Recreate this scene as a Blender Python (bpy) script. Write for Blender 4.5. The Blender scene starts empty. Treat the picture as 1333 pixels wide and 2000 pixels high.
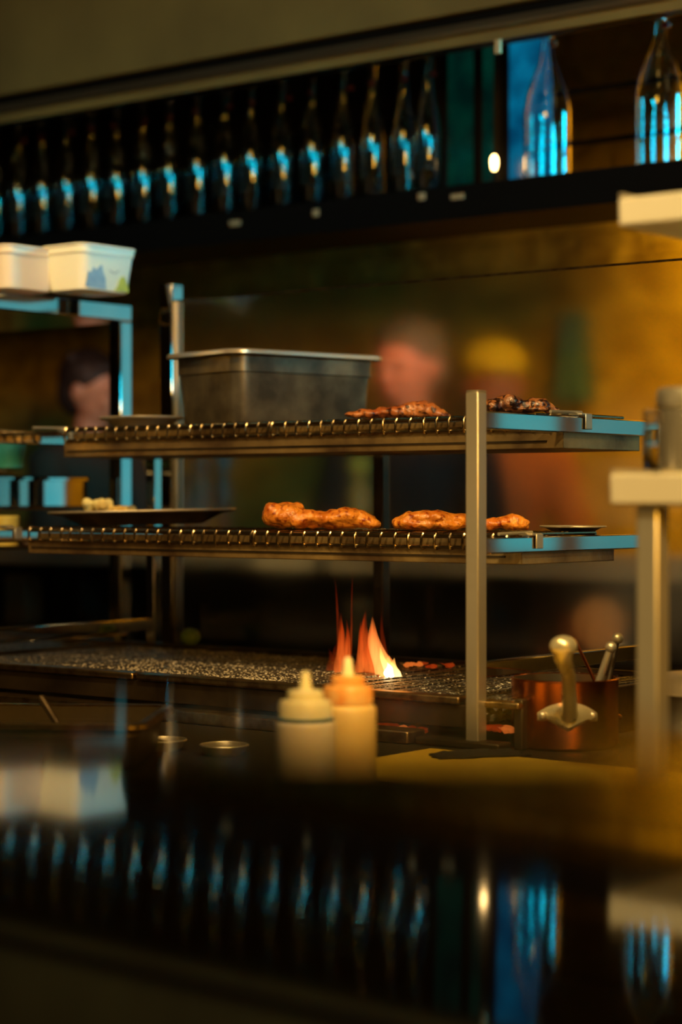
import bpy, bmesh, math, random
from mathutils import Vector, Matrix, noise
random.seed(7)
PI = math.pi
C = bpy.context.scene.collection
S = bpy.context.scene

# ------------------------------------------------------------------ camera, world, lights, exposure
EYE = 1.26                       # camera height above the floor
F = 4000.0                       # focal length in pixels of a 1333 x 2000 frame
cam_d = bpy.data.cameras.new('camera'); cam = bpy.data.objects.new('camera', cam_d); C.objects.link(cam)
cam.location = (0, 0, EYE); cam.rotation_euler = (PI/2, 0, 0)
cam_d.sensor_fit = 'AUTO'; cam_d.sensor_width = 36; cam_d.lens = 72; cam_d.shift_y = -0.012
cam_d.clip_start = 0.02; cam_d.clip_end = 60
cam_d.dof.use_dof = True; cam_d.dof.focus_distance = 3.27; cam_d.dof.aperture_fstop = 1.9
S.camera = cam
w = bpy.data.worlds.new('world'); S.world = w; w.use_nodes = True
w.node_tree.nodes['Background'].inputs[0].default_value = (0.010, 0.006, 0.002, 1)
w.node_tree.nodes['Background'].inputs[1].default_value = 1.0
S.view_settings.view_transform = 'Standard'; S.view_settings.look = 'None'
S.view_settings.exposure = 0.0; S.view_settings.gamma = 1; S.view_settings.use_curve_mapping = False

# grill frame: origin under the front right post of the grill rack; a runs right along the rack, b runs away
TH = math.radians(-38.4); CT, ST = math.cos(TH), math.sin(TH)
P0 = Vector((0.198, 3.0, EYE))
def W(a, b, z): return P0 + Vector((CT*a - ST*b, ST*a + CT*b, z))
def A(px, b):                    # a of the point of the plane b that lies in image column px
    k = (px - 666.5)/F
    return (k*(P0.y + CT*b) - P0.x + ST*b) / (CT - k*ST)
def Zz(py, a, b): return (976 - py)/F * W(a, b, 0).y

def area(name, loc, target, size, sizey, col, power, spread=180):
    l = bpy.data.lights.new(name, 'AREA'); l.shape = 'RECTANGLE'; l.size = size; l.size_y = sizey
    l.color = col; l.energy = power; l.spread = math.radians(spread)
    o = bpy.data.objects.new(name, l); C.objects.link(o); o.location = loc
    o.rotation_euler = (Vector(target)-Vector(loc)).to_track_quat('-Z', 'Y').to_euler(); return o
def spot(name, loc, target, col, power, ang, blend=.6, r=.05):
    l = bpy.data.lights.new(name, 'SPOT'); l.color = col; l.energy = power
    l.spot_size = math.radians(ang); l.spot_blend = blend; l.shadow_soft_size = r
    o = bpy.data.objects.new(name, l); C.objects.link(o); o.location = loc
    o.rotation_euler = (Vector(target)-Vector(loc)).to_track_quat('-Z', 'Y').to_euler(); return o
def point(name, loc, col, power, r=.03):
    l = bpy.data.lights.new(name, 'POINT'); l.color = col; l.energy = power; l.shadow_soft_size = r
    o = bpy.data.objects.new(name, l); C.objects.link(o); o.location = loc; return o

CYAN = (0.0, 0.50, 0.64)
# cyan lit windows of the room, off to the right; higher panels added only for bottle highlights
area('cyan_window_light', (2.0, 4.27, EYE+.08), (-.2, 3.85, EYE+.08), .90, 1.2, CYAN, .34, 56)
area('cyan_window_light', (2.0, 3.665, EYE-.08), (-.2, 3.25, EYE-.08), .14, .9, CYAN, .05, 56)
for ly, tx, ty in ((4.3, .60, 4.28),):
    area('cyan_bottle_highlight', (2.62, ly, EYE+1.17), (tx, ty, EYE+.80), .72, .42, (0.0, .60, .85), 2.2, 24)
area('cyan_bottle_highlight', (1.9, .4, EYE+1.32), (-.3, 5.0, EYE+.64), 2.0, .74, (0.0, .60, .85), 5.0, 30)
# warm room lamps: front left and above
area('warm_room_lamp', (-2.7, 1.9, EYE-.15), (0.2, 3.0, EYE-.10), .9, .9, (1.0, .66, .26), 1.8)
spot('pass_lamp', (-.30, 1.95, EYE+1.55), (.08, 3.28, EYE-.10), (1.0, .60, .20), 120, 58, .8, .06)
spot('pass_lamp', (-1.0, 2.6, EYE+1.55), (-.38, 3.62, EYE+.05), (1.0, .62, .24), 34, 44, .8, .06)
spot('pass_lamp', (-.95, 2.9, EYE+1.6), (-.64, 3.98, EYE+.46), (1.0, .70, .28), 150, 24, .6, .05)
spot('shelf_lamp', (.35, 1.2, EYE+1.2), (.48, 2.45, EYE+.1), (1.0, .76, .34), 135, 46, .9, .05)
spot('board_lamp', (.75, 1.9, EYE+1.5), (.32, 2.8, EYE-.36), (1.0, .58, .08), 50, 34, .8, .05)
# amber wall washer over the back wall
spot('wall_washer', W(-.35, 1.75, 1.62), W(-.50, 2.6, .50), (1.0, .48, .005), 265, 74, 1.0, .08)
# unseen spots added to light the cooks and the cap orange
spot('cook_fill', W(-.75, 1.12, .56), (.16, 5.2, EYE+.30), (1.0, .27, .04), 17, 40, .9, .04)
spot('cook_fill', W(-1.9, 1.12, .56), (-.78, 6.2, EYE+.28), (1.0, .25, .03), 11, 26, .9, .04)
spot('cook_fill', W(-.9, 1.5, 1.6), (.42, 5.55, EYE+.40), (1.0, .48, .04), 30, 22, .9, .04)
# unseen amber light added to brighten the hood steel
area('hood_fill', (.9, .2, EYE+.9), (.1, 4.3, EYE+1.25), .8, .5, (1.0, .46, .04), 62)

# ------------------------------------------------------------------ materials
def mat(name, col, rough=.5, metal=0, spec=.5, noise_amt=0, nscale=20, col2=None, bump=0, bscale=60, coat=0,
        rvar=0, sss=0, stretch=None, detail=5, lo=.35, hi=.65):
    m = bpy.data.materials.new(name); m.use_nodes = True; nt = m.node_tree; b = nt.nodes['Principled BSDF']
    b.inputs['Base Color'].default_value = (*col, 1); b.inputs['Roughness'].default_value = rough
    b.inputs['Metallic'].default_value = metal; b.inputs['Specular IOR Level'].default_value = spec
    b.inputs['Coat Weight'].default_value = coat
    if sss:
        b.inputs['Subsurface Weight'].default_value = sss; b.inputs['Subsurface Radius'].default_value = (.01, .005, .002)
        b.inputs['Subsurface Scale'].default_value = 1
    tc = nt.nodes.new('ShaderNodeTexCoord'); mp = nt.nodes.new('ShaderNodeMapping')
    nt.links.new(tc.outputs['Object'], mp.inputs[0])
    if stretch: mp.inputs['Scale'].default_value = stretch
    if col2 is not None or rvar:
        n = nt.nodes.new('ShaderNodeTexNoise'); n.inputs['Scale'].default_value = nscale; n.inputs['Detail'].default_value = detail
        nt.links.new(mp.outputs[0], n.inputs['Vector'])
        r = nt.nodes.new('ShaderNodeValToRGB'); r.color_ramp.elements[0].position = lo; r.color_ramp.elements[1].position = hi
        c2 = col2 if col2 is not None else col
        r.color_ramp.elements[0].color = (*col, 1); r.color_ramp.elements[1].color = (*c2, 1)
        nt.links.new(n.outputs['Fac'], r.inputs[0])
        if col2 is not None: nt.links.new(r.outputs[0], b.inputs['Base Color'])
        if rvar:
            mr = nt.nodes.new('ShaderNodeMapRange'); mr.inputs['To Min'].default_value = max(.02, rough-rvar); mr.inputs['To Max'].default_value = rough+rvar
            nt.links.new(n.outputs['Fac'], mr.inputs[0]); nt.links.new(mr.outputs[0], b.inputs['Roughness'])
    if bump:
        n2 = nt.nodes.new('ShaderNodeTexNoise'); n2.inputs['Scale'].default_value = bscale; n2.inputs['Detail'].default_value = 6
        nt.links.new(mp.outputs[0], n2.inputs['Vector'])
        bp = nt.nodes.new('ShaderNodeBump'); bp.inputs['Strength'].default_value = bump; bp.inputs['Distance'].default_value = .01
        nt.links.new(n2.outputs['Fac'], bp.inputs['Height']); nt.links.new(bp.outputs[0], b.inputs['Normal'])
    return m
def glow(name, col, strength):
    m = bpy.data.materials.new(name); m.use_nodes = True; b = m.node_tree.nodes['Principled BSDF']
    b.inputs['Base Color'].default_value = (*[c*.3 for c in col], 1)
    b.inputs['Emission Color'].default_value = (*col, 1); b.inputs['Emission Strength'].default_value = strength; return m
def glassm(name, col, rough=0, ior=1.62):
    m = bpy.data.materials.new(name); m.use_nodes = True; b = m.node_tree.nodes['Principled BSDF']
    b.inputs['Base Color'].default_value = (*col, 1); b.inputs['Roughness'].default_value = rough
    b.inputs['Transmission Weight'].default_value = 1; b.inputs['IOR'].default_value = ior; return m

M = {}
M['steel'] = mat('brushed_steel', (.46, .42, .33), .34, .75, rvar=.06, nscale=8, stretch=(1, 1, 14))
M['steel_bar'] = mat('polished_steel_bar', (.55, .53, .48), .045, 1, rvar=.015, nscale=10)
M['steel_rough'] = mat('matt_steel', (.60, .56, .44), .38, .8, rvar=.05, nscale=12)
M['satin'] = mat('satin_steel_slab', (.70, .66, .52), .45, .35, rvar=.05, nscale=9)
M['wire'] = mat('greasy_wire', (.34, .27, .16), .25, 1, rvar=.1, nscale=60)
M['tray'] = mat('heat_stained_steel', (.48, .34, .14), .42, .7, col2=(.13, .08, .04), nscale=9, rvar=.1, bump=.15, bscale=50)
M['pan_steel'] = mat('seasoned_pan_steel', (.22, .19, .12), .40, .6, col2=(.07, .06, .04), nscale=14, rvar=.12, bump=.08, bscale=30)
M['pan_rim'] = mat('pan_rim_steel', (.66, .60, .46), .36, .7, rvar=.08, nscale=30)
M['dark_steel'] = mat('dark_greasy_steel', (.10, .075, .045), .40, .8, col2=(.035, .025, .016), nscale=8, rvar=.1, bump=.1)
M['edge_steel'] = mat('worn_edge_steel', (.42, .32, .16), .32, 1, col2=(.16, .10, .05), nscale=40, rvar=.1)
M['hood'] = mat('hood_steel', (.46, .33, .10), .40, .3, col2=(.30, .21, .07), nscale=2.2, rvar=.08)
M['hood_rim'] = mat('hood_rim_steel', (.46, .36, .22), .30, .9, rvar=.06, nscale=6)
M['black'] = mat('black_paint', (.005, .004, .003), .6, spec=.2)
M['black_gloss'] = mat('black_gloss_counter', (.0035, .0025, .0015), .045, 0, spec=.17)
M['under'] = mat('counter_base', (.02, .014, .01), .6)
M['worktop'] = mat('worktop_steel', (.11, .09, .06), .42, .8, rvar=.08, nscale=6)
M['dark_wall'] = mat('dark_wall', (.035, .018, .010), .8)
M['ceil'] = mat('dark_ceiling', (.03, .022, .014), .85)
M['floor'] = mat('dark_tile_floor', (.03, .025, .02), .45, col2=(.02, .016, .013), nscale=6)
M['board'] = mat('yellow_cutting_board', (.72, .48, .03), .55, col2=(.62, .40, .03), nscale=14, bump=.05)
M['tub'] = mat('cream_plastic_tub', (.82, .76, .60), .42, sss=.15)
M['tub2'] = mat('peach_plastic_tub', (.84, .68, .52), .42, sss=.15)
M['blueprint'] = mat('blue_print', (.13, .25, .42), .45, col2=(.32, .42, .50), nscale=30)
M['yellowprint'] = mat('lemon_print', (.62, .60, .05), .45, col2=(.34, .38, .05), nscale=40)
M['greyprint'] = mat('grey_print', (.45, .42, .36), .5)
M['paleyellow'] = mat('pale_yellow_print', (.80, .75, .38), .5)
M['copper'] = mat('copper_pot_skin', (.62, .20, .06), .24, 1, rvar=.08, nscale=6, col2=(.45, .14, .045))
M['copper_in'] = mat('tinned_inside', (.50, .45, .34), .28, 1)
M['brass'] = mat('cast_brass_handle', (.74, .66, .40), .28, .65, rvar=.05, nscale=20)
M['white_pl'] = mat('white_squeeze_plastic', (.78, .72, .64), .40, sss=.2)
M['cream_pl'] = mat('cream_cap_plastic', (.88, .83, .55), .38, sss=.2)
M['sauce_pl'] = mat('mustard_sauce_plastic', (.80, .60, .24), .40, sss=.2, col2=(.72, .50, .16), nscale=20)
M['orange_cap'] = mat('orange_sauce_stained_cap', (.80, .30, .05), .35, sss=.2, col2=(.82, .50, .18), nscale=60)
M['bluering'] = mat('blue_rubber_band', (.04, .12, .16), .5)
M['tag'] = mat('cream_tag', (.62, .44, .22), .6)
M['coal'] = mat('ash_grey_coal', (.02, .018, .016), .8, col2=(.28, .26, .23), nscale=26, lo=.5, hi=.62, bump=.5, bscale=90)
M['grate'] = mat('ash_dusted_grate', (.045, .04, .035), .35, .5, col2=(.40, .38, .33), nscale=170, lo=.50, hi=.66, bump=.3, bscale=240)
M['skin1'] = mat('warm_skin', (.66, .30, .16), .5, sss=.1)
M['skin2'] = mat('tan_skin', (.56, .27, .15), .5, sss=.1)
M['hair_dark'] = mat('dark_brown_hair', (.02, .012, .008), .6, bump=.6, bscale=60, stretch=(1, 1, .2))
M['hair_olive'] = mat('ash_brown_hair', (.13, .12, .05), .6, bump=.6, bscale=60, stretch=(1, 1, .2))
M['cap_y'] = mat('yellow_cloth_cap', (.75, .66, .04), .8, bump=.2)
M['cloth_black'] = mat('black_cotton', (.012, .010, .009), .85, bump=.2, bscale=200)
M['cloth_rust'] = mat('rust_cotton', (.38, .12, .03), .85, bump=.2, bscale=200)
M['cloth_brown'] = mat('brown_cotton', (.10, .04, .02), .85, bump=.2, bscale=200)
M['trouser'] = mat('dark_trousers', (.015, .014, .016), .85)
M['teal_cloth'] = mat('teal_towel', (.08, .22, .24), .9, bump=.3, bscale=150)
M['eye'] = mat('eye', (.03, .02, .015), .2)
M['lip'] = mat('lips', (.45, .14, .09), .5)
M['back_edge'] = mat('grey_counter_edge', (.50, .45, .33), .5, .3)
M['cupboard'] = mat('dark_cupboard', (.018, .014, .010), .7)
M['box_pale'] = mat('pale_carton', (.12, .10, .06), .7)
M['bread'] = mat('yellow_bread', (.95, .84, .34), .7, col2=(.80, .48, .08), nscale=30, bump=.6, bscale=90, lo=.45, hi=.75)
M['leaf'] = mat('green_leaf', (.08, .17, .02), .5, col2=(.16, .22, .03), nscale=30)
M['lime'] = mat('lime_skin', (.16, .26, .03), .45, bump=.2, bscale=120)
M['garlic'] = mat('pale_onion_skin', (.74, .62, .44), .5, col2=(.62, .40, .28), nscale=10)
M['red_stop'] = mat('red_stopper', (.20, .02, .015), .4)
M['brown_stop'] = mat('brown_stopper', (.30, .13, .06), .4)
M['ink'] = mat('dark_ink', (.03, .06, .05), .5)
M['ink_g'] = mat('green_ink', (.10, .22, .06), .5)
M['ink_r'] = mat('red_ink', (.30, .06, .04), .5)
M['shadow_sheet'] = mat('shadow_black', (.02, .014, .008), .9, bump=.4, bscale=80)
M['glass'] = glassm('bottle_glass', (.93, .98, .97))
M['clear'] = glassm('clear_glass', (.97, .98, .95))
M['bulbglow'] = glow('lamp_bulb', (1.0, .62, .22), 14)
M['ember'] = glow('ember', (1.0, .10, .01), .14)
M['ember2'] = glow('ember_bright', (1.0, .22, .03), .55)

def greasy_glass():
    m = bpy.data.materials.new('greasy_splash_glass'); m.use_nodes = True; nt = m.node_tree; b = nt.nodes['Principled BSDF']
    b.inputs['Transmission Weight'].default_value = 1; b.inputs['IOR'].default_value = 1.45
    b.inputs['Base Color'].default_value = (.93, .90, .84, 1)
    tc = nt.nodes.new('ShaderNodeTexCoord'); n = nt.nodes.new('ShaderNodeTexNoise'); n.inputs['Scale'].default_value = 6
    nt.links.new(tc.outputs['Object'], n.inputs['Vector'])
    mr = nt.nodes.new('ShaderNodeMapRange'); mr.inputs['To Min'].default_value = .06; mr.inputs['To Max'].default_value = .16
    nt.links.new(n.outputs['Fac'], mr.inputs[0]); nt.links.new(mr.outputs[0], b.inputs['Roughness'])
    return m
M['pane'] = greasy_glass()

def brick():
    m = bpy.data.materials.new('rough_amber_painted_brick'); m.use_nodes = True; nt = m.node_tree; b = nt.nodes['Principled BSDF']
    b.inputs['Roughness'].default_value = .55
    tc = nt.nodes.new('ShaderNodeTexCoord'); mp = nt.nodes.new('ShaderNodeMapping'); mp.inputs['Rotation'].default_value = (PI/2, 0, 0)
    nt.links.new(tc.outputs['Object'], mp.inputs[0])
    br = nt.nodes.new('ShaderNodeTexBrick'); br.inputs['Scale'].default_value = 1; br.inputs['Brick Width'].default_value = .24
    br.inputs['Row Height'].default_value = .085; br.inputs['Mortar Size'].default_value = .008; br.inputs['Mortar Smooth'].default_value = .6
    br.inputs['Color1'].default_value = (.62, .44, .07, 1); br.inputs['Color2'].default_value = (.50, .33, .05, 1); br.inputs['Mortar'].default_value = (.42, .28, .04, 1)
    n = nt.nodes.new('ShaderNodeTexNoise'); n.inputs['Scale'].default_value = 7; n.inputs['Detail'].default_value = 8; n.inputs['Distortion'].default_value = 1.0
    nt.links.new(mp.outputs[0], n.inputs['Vector'])
    nt.links.new(mp.outputs[0], br.inputs['Vector'])
    mx = nt.nodes.new('ShaderNodeMix'); mx.data_type = 'RGBA'; mx.inputs[0].default_value = .72
    r = nt.nodes.new('ShaderNodeValToRGB'); r.color_ramp.elements[0].color = (.26, .16, .02, 1); r.color_ramp.elements[1].color = (.72, .54, .09, 1)
    r.color_ramp.elements[0].position = .35; r.color_ramp.elements[1].position = .65
    nt.links.new(n.outputs['Fac'], r.inputs[0]); nt.links.new(br.outputs['Color'], mx.inputs[6]); nt.links.new(r.outputs[0], mx.inputs[7])
    nt.links.new(mx.outputs[2], b.inputs['Base Color'])
    ad = nt.nodes.new('ShaderNodeMath'); ad.operation = 'MULTIPLY_ADD'; ad.inputs[1].default_value = -.25
    nt.links.new(br.outputs['Fac'], ad.inputs[0]); nt.links.new(n.outputs['Fac'], ad.inputs[2])
    bp = nt.nodes.new('ShaderNodeBump'); bp.inputs['Strength'].default_value = .9; bp.inputs['Distance'].default_value = .03
    nt.links.new(ad.outputs[0], bp.inputs['Height']); nt.links.new(bp.outputs[0], b.inputs['Normal'])
    return m
M['brick'] = brick()

def meatmat(name, c1, c2, dark, charpos):
    m = bpy.data.materials.new(name); m.use_nodes = True; nt = m.node_tree; b = nt.nodes['Principled BSDF']
    b.inputs['Roughness'].default_value = .34; b.inputs['Coat Weight'].default_value = .35; b.inputs['Coat Roughness'].default_value = .2
    b.inputs['Subsurface Weight'].default_value = .04; b.inputs['Subsurface Scale'].default_value = 1; b.inputs['Subsurface Radius'].default_value = (.006, .002, .001)
    tc = nt.nodes.new('ShaderNodeTexCoord')
    n = nt.nodes.new('ShaderNodeTexNoise'); n.inputs['Scale'].default_value = 34; n.inputs['Detail'].default_value = 7
    n2 = nt.nodes.new('ShaderNodeTexNoise'); n2.inputs['Scale'].default_value = 110; n2.inputs['Detail'].default_value = 6
    for q in (n, n2): nt.links.new(tc.outputs['Object'], q.inputs['Vector'])
    r = nt.nodes.new('ShaderNodeValToRGB'); e = r.color_ramp.elements
    e[0].position = .36; e[0].color = (*c1, 1); e[1].position = .60; e[1].color = (*c2, 1)
    r2 = nt.nodes.new('ShaderNodeValToRGB'); e = r2.color_ramp.elements
    e[0].position = charpos-.06; e[0].color = (1, 1, 1, 1); e[1].position = charpos+.06; e[1].color = (*dark, 1)
    nt.links.new(n.outputs['Fac'], r.inputs[0]); nt.links.new(n2.outputs['Fac'], r2.inputs[0])
    mx = nt.nodes.new('ShaderNodeMix'); mx.data_type = 'RGBA'; mx.blend_type = 'MULTIPLY'; mx.inputs[0].default_value = 1
    nt.links.new(r.outputs[0], mx.inputs[6]); nt.links.new(r2.outputs[0], mx.inputs[7]); nt.links.new(mx.outputs[2], b.inputs['Base Color'])
    bp = nt.nodes.new('ShaderNodeBump'); bp.inputs['Strength'].default_value = .9; bp.inputs['Distance'].default_value = .004
    nt.links.new(n2.outputs['Fac'], bp.inputs['Height']); nt.links.new(bp.outputs[0], b.inputs['Normal'])
    return m
M['chicken'] = meatmat('grilled_chicken_skin', (.46, .11, .010), (.78, .31, .04), (.34, .11, .035), .60)
M['chicken_dark'] = meatmat('dark_glazed_skin', (.36, .08, .015), (.50, .17, .04), (.10, .04, .02), .56)
M['charred'] = meatmat('charred_skin', (.10, .03, .012), (.42, .15, .04), (.05, .03, .02), .50)

def flamemat(name, base, tip, strength, fade_pow=1.3, h=1.0, streak=.7):
    m = bpy.data.materials.new(name); m.use_nodes = True; nt = m.node_tree
    for n in list(nt.nodes): nt.nodes.remove(n)
    out = nt.nodes.new('ShaderNodeOutputMaterial'); mix = nt.nodes.new('ShaderNodeMixShader')
    tr = nt.nodes.new('ShaderNodeBsdfTransparent'); em = nt.nodes.new('ShaderNodeEmission'); em.inputs[1].default_value = strength
    tc = nt.nodes.new('ShaderNodeTexCoord'); sp = nt.nodes.new('ShaderNodeSeparateXYZ'); nt.links.new(tc.outputs['Generated'], sp.inputs[0])
    r = nt.nodes.new('ShaderNodeValToRGB'); r.color_ramp.elements[0].color = (*base, 1); r.color_ramp.elements[1].color = (*tip, 1); r.color_ramp.elements[1].position = .8
    nt.links.new(sp.outputs['Z'], r.inputs[0]); nt.links.new(r.outputs[0], em.inputs[0])
    lw = nt.nodes.new('ShaderNodeLayerWeight'); lw.inputs[0].default_value = .5
    inv = nt.nodes.new('ShaderNodeMath'); inv.operation = 'SUBTRACT'; inv.inputs[0].default_value = 1; nt.links.new(lw.outputs['Facing'], inv.inputs[1])
    pw = nt.nodes.new('ShaderNodeMath'); pw.operation = 'POWER'; pw.inputs[1].default_value = fade_pow; nt.links.new(inv.outputs[0], pw.inputs[0])
    fz = nt.nodes.new('ShaderNodeMapRange'); fz.inputs['From Min'].default_value = .35; fz.inputs['From Max'].default_value = 1.0
    fz.inputs['To Min'].default_value = h; fz.inputs['To Max'].default_value = 0.0; nt.links.new(sp.outputs['Z'], fz.inputs[0])
    mu = nt.nodes.new('ShaderNodeMath'); mu.operation = 'MULTIPLY'; nt.links.new(pw.outputs[0], mu.inputs[0]); nt.links.new(fz.outputs[0], mu.inputs[1])
    mp = nt.nodes.new('ShaderNodeMapping'); mp.inputs['Scale'].default_value = (150, 60, 14); nt.links.new(tc.outputs['Object'], mp.inputs[0])
    nz = nt.nodes.new('ShaderNodeTexNoise'); nz.inputs['Scale'].default_value = 1; nz.inputs['Detail'].default_value = 2; nt.links.new(mp.outputs[0], nz.inputs['Vector'])
    ms = nt.nodes.new('ShaderNodeMapRange'); ms.inputs['From Min'].default_value = .38; ms.inputs['From Max'].default_value = .6; ms.inputs['To Min'].default_value = 1-streak
    nt.links.new(nz.outputs['Fac'], ms.inputs[0]); m2 = nt.nodes.new('ShaderNodeMath'); m2.operation = 'MULTIPLY'; nt.links.new(mu.outputs[0], m2.inputs[0]); nt.links.new(ms.outputs[0], m2.inputs[1]); mu = m2
    nt.links.new(mu.outputs[0], mix.inputs[0]); nt.links.new(tr.outputs[0], mix.inputs[1]); nt.links.new(em.outputs[0], mix.inputs[2])
    nt.links.new(mix.outputs[0], out.inputs[0]); return m

def panemat(name, c, c2, strength, scale=9):
    m = bpy.data.materials.new(name); m.use_nodes = True; nt = m.node_tree; b = nt.nodes['Principled BSDF']
    b.inputs['Base Color'].default_value = (*[x*.15 for x in c], 1); b.inputs['Roughness'].default_value = .25
    tc = nt.nodes.new('ShaderNodeTexCoord'); n = nt.nodes.new('ShaderNodeTexNoise'); n.inputs['Scale'].default_value = scale; n.inputs['Detail'].default_value = 3
    nt.links.new(tc.outputs['Object'], n.inputs['Vector'])
    r = nt.nodes.new('ShaderNodeValToRGB'); r.color_ramp.elements[0].position = .35; r.color_ramp.elements[1].position = .65
    r.color_ramp.elements[0].color = (*c2, 1); r.color_ramp.elements[1].color = (*c, 1)
    nt.links.new(n.outputs['Fac'], r.inputs[0]); nt.links.new(r.outputs[0], b.inputs['Emission Color']); b.inputs['Emission Strength'].default_value = strength
    return m
M['pane_blue'] = panemat('backlit_blue_pane', (.001, .17, .33), (.0, .05, .13), .8, 12)
M['pane_green'] = panemat('backlit_green_pane', (.0, .035, .020), (.0, .010, .008), .7)

# ------------------------------------------------------------------ mesh helpers
class MB:
    def __init__(s): s.bm = bmesh.new()
    def box(s, x0, x1, y0, y1, z0, z1):
        v = [s.bm.verts.new((x, y, z)) for x in (x0, x1) for y in (y0, y1) for z in (z0, z1)]
        for f in ((0,1,3,2), (4,6,7,5), (0,4,5,1), (2,3,7,6), (0,2,6,4), (1,5,7,3)): s.bm.faces.new([v[i] for i in f])
        return s
    def hexa(s, bot, top):
        vb = [s.bm.verts.new(p) for p in bot]; vt = [s.bm.verts.new(p) for p in top]; n = len(vb)
        s.bm.faces.new(vb[::-1]); s.bm.faces.new(vt)
        for i in range(n): s.bm.faces.new([vb[i], vb[(i+1) % n], vt[(i+1) % n], vt[i]])
        return s
    def loft(s, rings, cap0=True, cap1=True, closed=False):
        R = [[s.bm.verts.new(p) for p in r] for r in rings]; n = len(R[0])
        for k in range(len(R)-1 + (1 if closed else 0)):
            A_, B_ = R[k], R[(k+1) % len(R)]
            for i in range(n): s.bm.faces.new([A_[i], A_[(i+1) % n], B_[(i+1) % n], B_[i]])
        if not closed:
            if cap0: s.bm.faces.new(R[0][::-1])
            if cap1: s.bm.faces.new(R[-1])
        return s
    def tube(s, pts, r, seg=8, closed=False):
        pts = [Vector(p) for p in pts]; rs = r if isinstance(r, (list, tuple)) else [r]*len(pts); rings = []
        n = len(pts); up = None
        for i, p in enumerate(pts):
            if closed: t = (pts[(i+1) % n]-pts[i-1]).normalized()
            else: t = (pts[min(i+1, n-1)]-pts[max(i-1, 0)]).normalized()
            if up is None: up = Vector((0, 0, 1)) if abs(t.z) < .9 else Vector((1, 0, 0))
            x = t.cross(up).normalized(); up = x.cross(t).normalized()
            rings.append([p + (x*math.cos(2*PI*k/seg) + up*math.sin(2*PI*k/seg))*rs[i] for k in range(seg)])
        return s.loft(rings, closed=closed)
    def lathe(s, prof, seg=32, cx=0, cy=0, sx=1, sy=1, cap0=True, cap1=True):
        rings = [[(cx+r*sx*math.cos(2*PI*k/seg), cy+r*sy*math.sin(2*PI*k/seg), z) for k in range(seg)] for r, z in prof]
        return s.loft(rings, cap0, cap1)
    def ball(s, c, r, sub=2, sc=(1, 1, 1), rot=None):
        mtx = Matrix.Translation(c) @ (rot.to_4x4() if rot is not None else Matrix.Identity(4)) @ Matrix.Diagonal((r*sc[0], r*sc[1], r*sc[2], 1))
        bmesh.ops.create_icosphere(s.bm, subdivisions=sub, radius=1, matrix=mtx); return s
    def rrect(s, hx, hy, rad, z, n=5):
        pts = []
        for cx, cy, a0 in ((hx-rad, hy-rad, 0), (-hx+rad, hy-rad, 90), (-hx+rad, -hy+rad, 180), (hx-rad, -hy+rad, 270)):
            for k in range(n+1):
                a = math.radians(a0+90*k/n); pts.append((cx+rad*math.cos(a), cy+rad*math.sin(a), z))
        return pts
    def mesh(s, name, m):
        bmesh.ops.recalc_face_normals(s.bm, faces=s.bm.faces)
        me = bpy.data.meshes.new(name); s.bm.to_mesh(me); s.bm.free(); me.materials.append(m)
        for p in me.polygons: p.use_smooth = True
        me.set_sharp_from_angle(angle=math.radians(38)); return me

def link(name, me, parent=None):
    o = bpy.data.objects.new(name, me); C.objects.link(o)
    if parent is not None: o.parent = parent
    return o
def bev(o, wd, seg=2):
    if wd:
        b = o.modifiers.new('bevel', 'BEVEL'); b.width = wd; b.segments = seg; b.limit_method = 'ANGLE'; b.angle_limit = math.radians(40); b.harden_normals = False
    return o
def tag(o, label, cat, group=None):
    o['label'] = label; o['category'] = cat
    if group: o['group'] = group
    return o
def thing(name, label, cat, loc=(0, 0, 0), rot=0, group=None, world=False):
    o = bpy.data.objects.new(name, None); C.objects.link(o); o.empty_display_size = .05
    o.location = Vector(loc) if world else W(*loc); o.rotation_euler = (0, 0, (0 if world else TH)+rot)
    return tag(o, label, cat, group)
def part(name, mb, m, parent, bevel=0, label=None):
    o = link(name, mb.mesh(name, m), parent); bev(o, bevel)
    if label: o['label'] = label
    return o
def solo(name, mb, m, label, cat, loc, rot=0, group=None, bevel=0, world=False):
    o = link(name, mb.mesh(name, m)); bev(o, bevel)
    o.location = Vector(loc) if world else W(*loc); o.rotation_euler = (0, 0, (0 if world else TH)+rot)
    return tag(o, label, cat, group)
def struct(name, mb, m, bevel=0):
    o = link(name, mb.mesh(name, m)); bev(o, bevel); o['kind'] = 'structure'
    o.location = W(0, 0, 0); o.rotation_euler = (0, 0, TH); return o
def copy_tree(o, loc=None, rot=None, label=None, parent=None):
    c = o.copy(); C.objects.link(c)
    if parent is not None: c.parent = parent
    if loc is not None: c.location = loc
    if rot is not None: c.rotation_euler = (0, 0, rot)
    if label: c['label'] = label
    for ch in list(o.children): copy_tree(ch, parent=c)
    return c

ZC = -.363            # worktop height, relative to the eye
# ------------------------------------------------------------------ the room
A0, A1, B0, B1, ZT = -5.2, 4.6, -5.6, 2.6, 1.78
struct('floor', MB().box(A0-.1, A1+.1, B0-.1, B1+.1, -EYE-.1, -EYE), M['floor'])
struct('ceiling', MB().box(A0-.1, A1+.1, B0-.1, B1+.1, ZT, ZT+.1), M['ceil'])
struct('wall_back', MB().box(A0, A1, B1, B1+.1, -EYE, ZT), M['brick'])
struct('wall_left', MB().box(A0-.1, A0, B0, B1, -EYE, ZT), M['dark_wall'])
struct('wall_right', MB().box(A1, A1+.1, B0, B1, -EYE, ZT), M['dark_wall'])
struct('wall_front', MB().box(A0, A1, B0-.1, B0, -EYE, ZT), M['dark_wall'])

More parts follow.
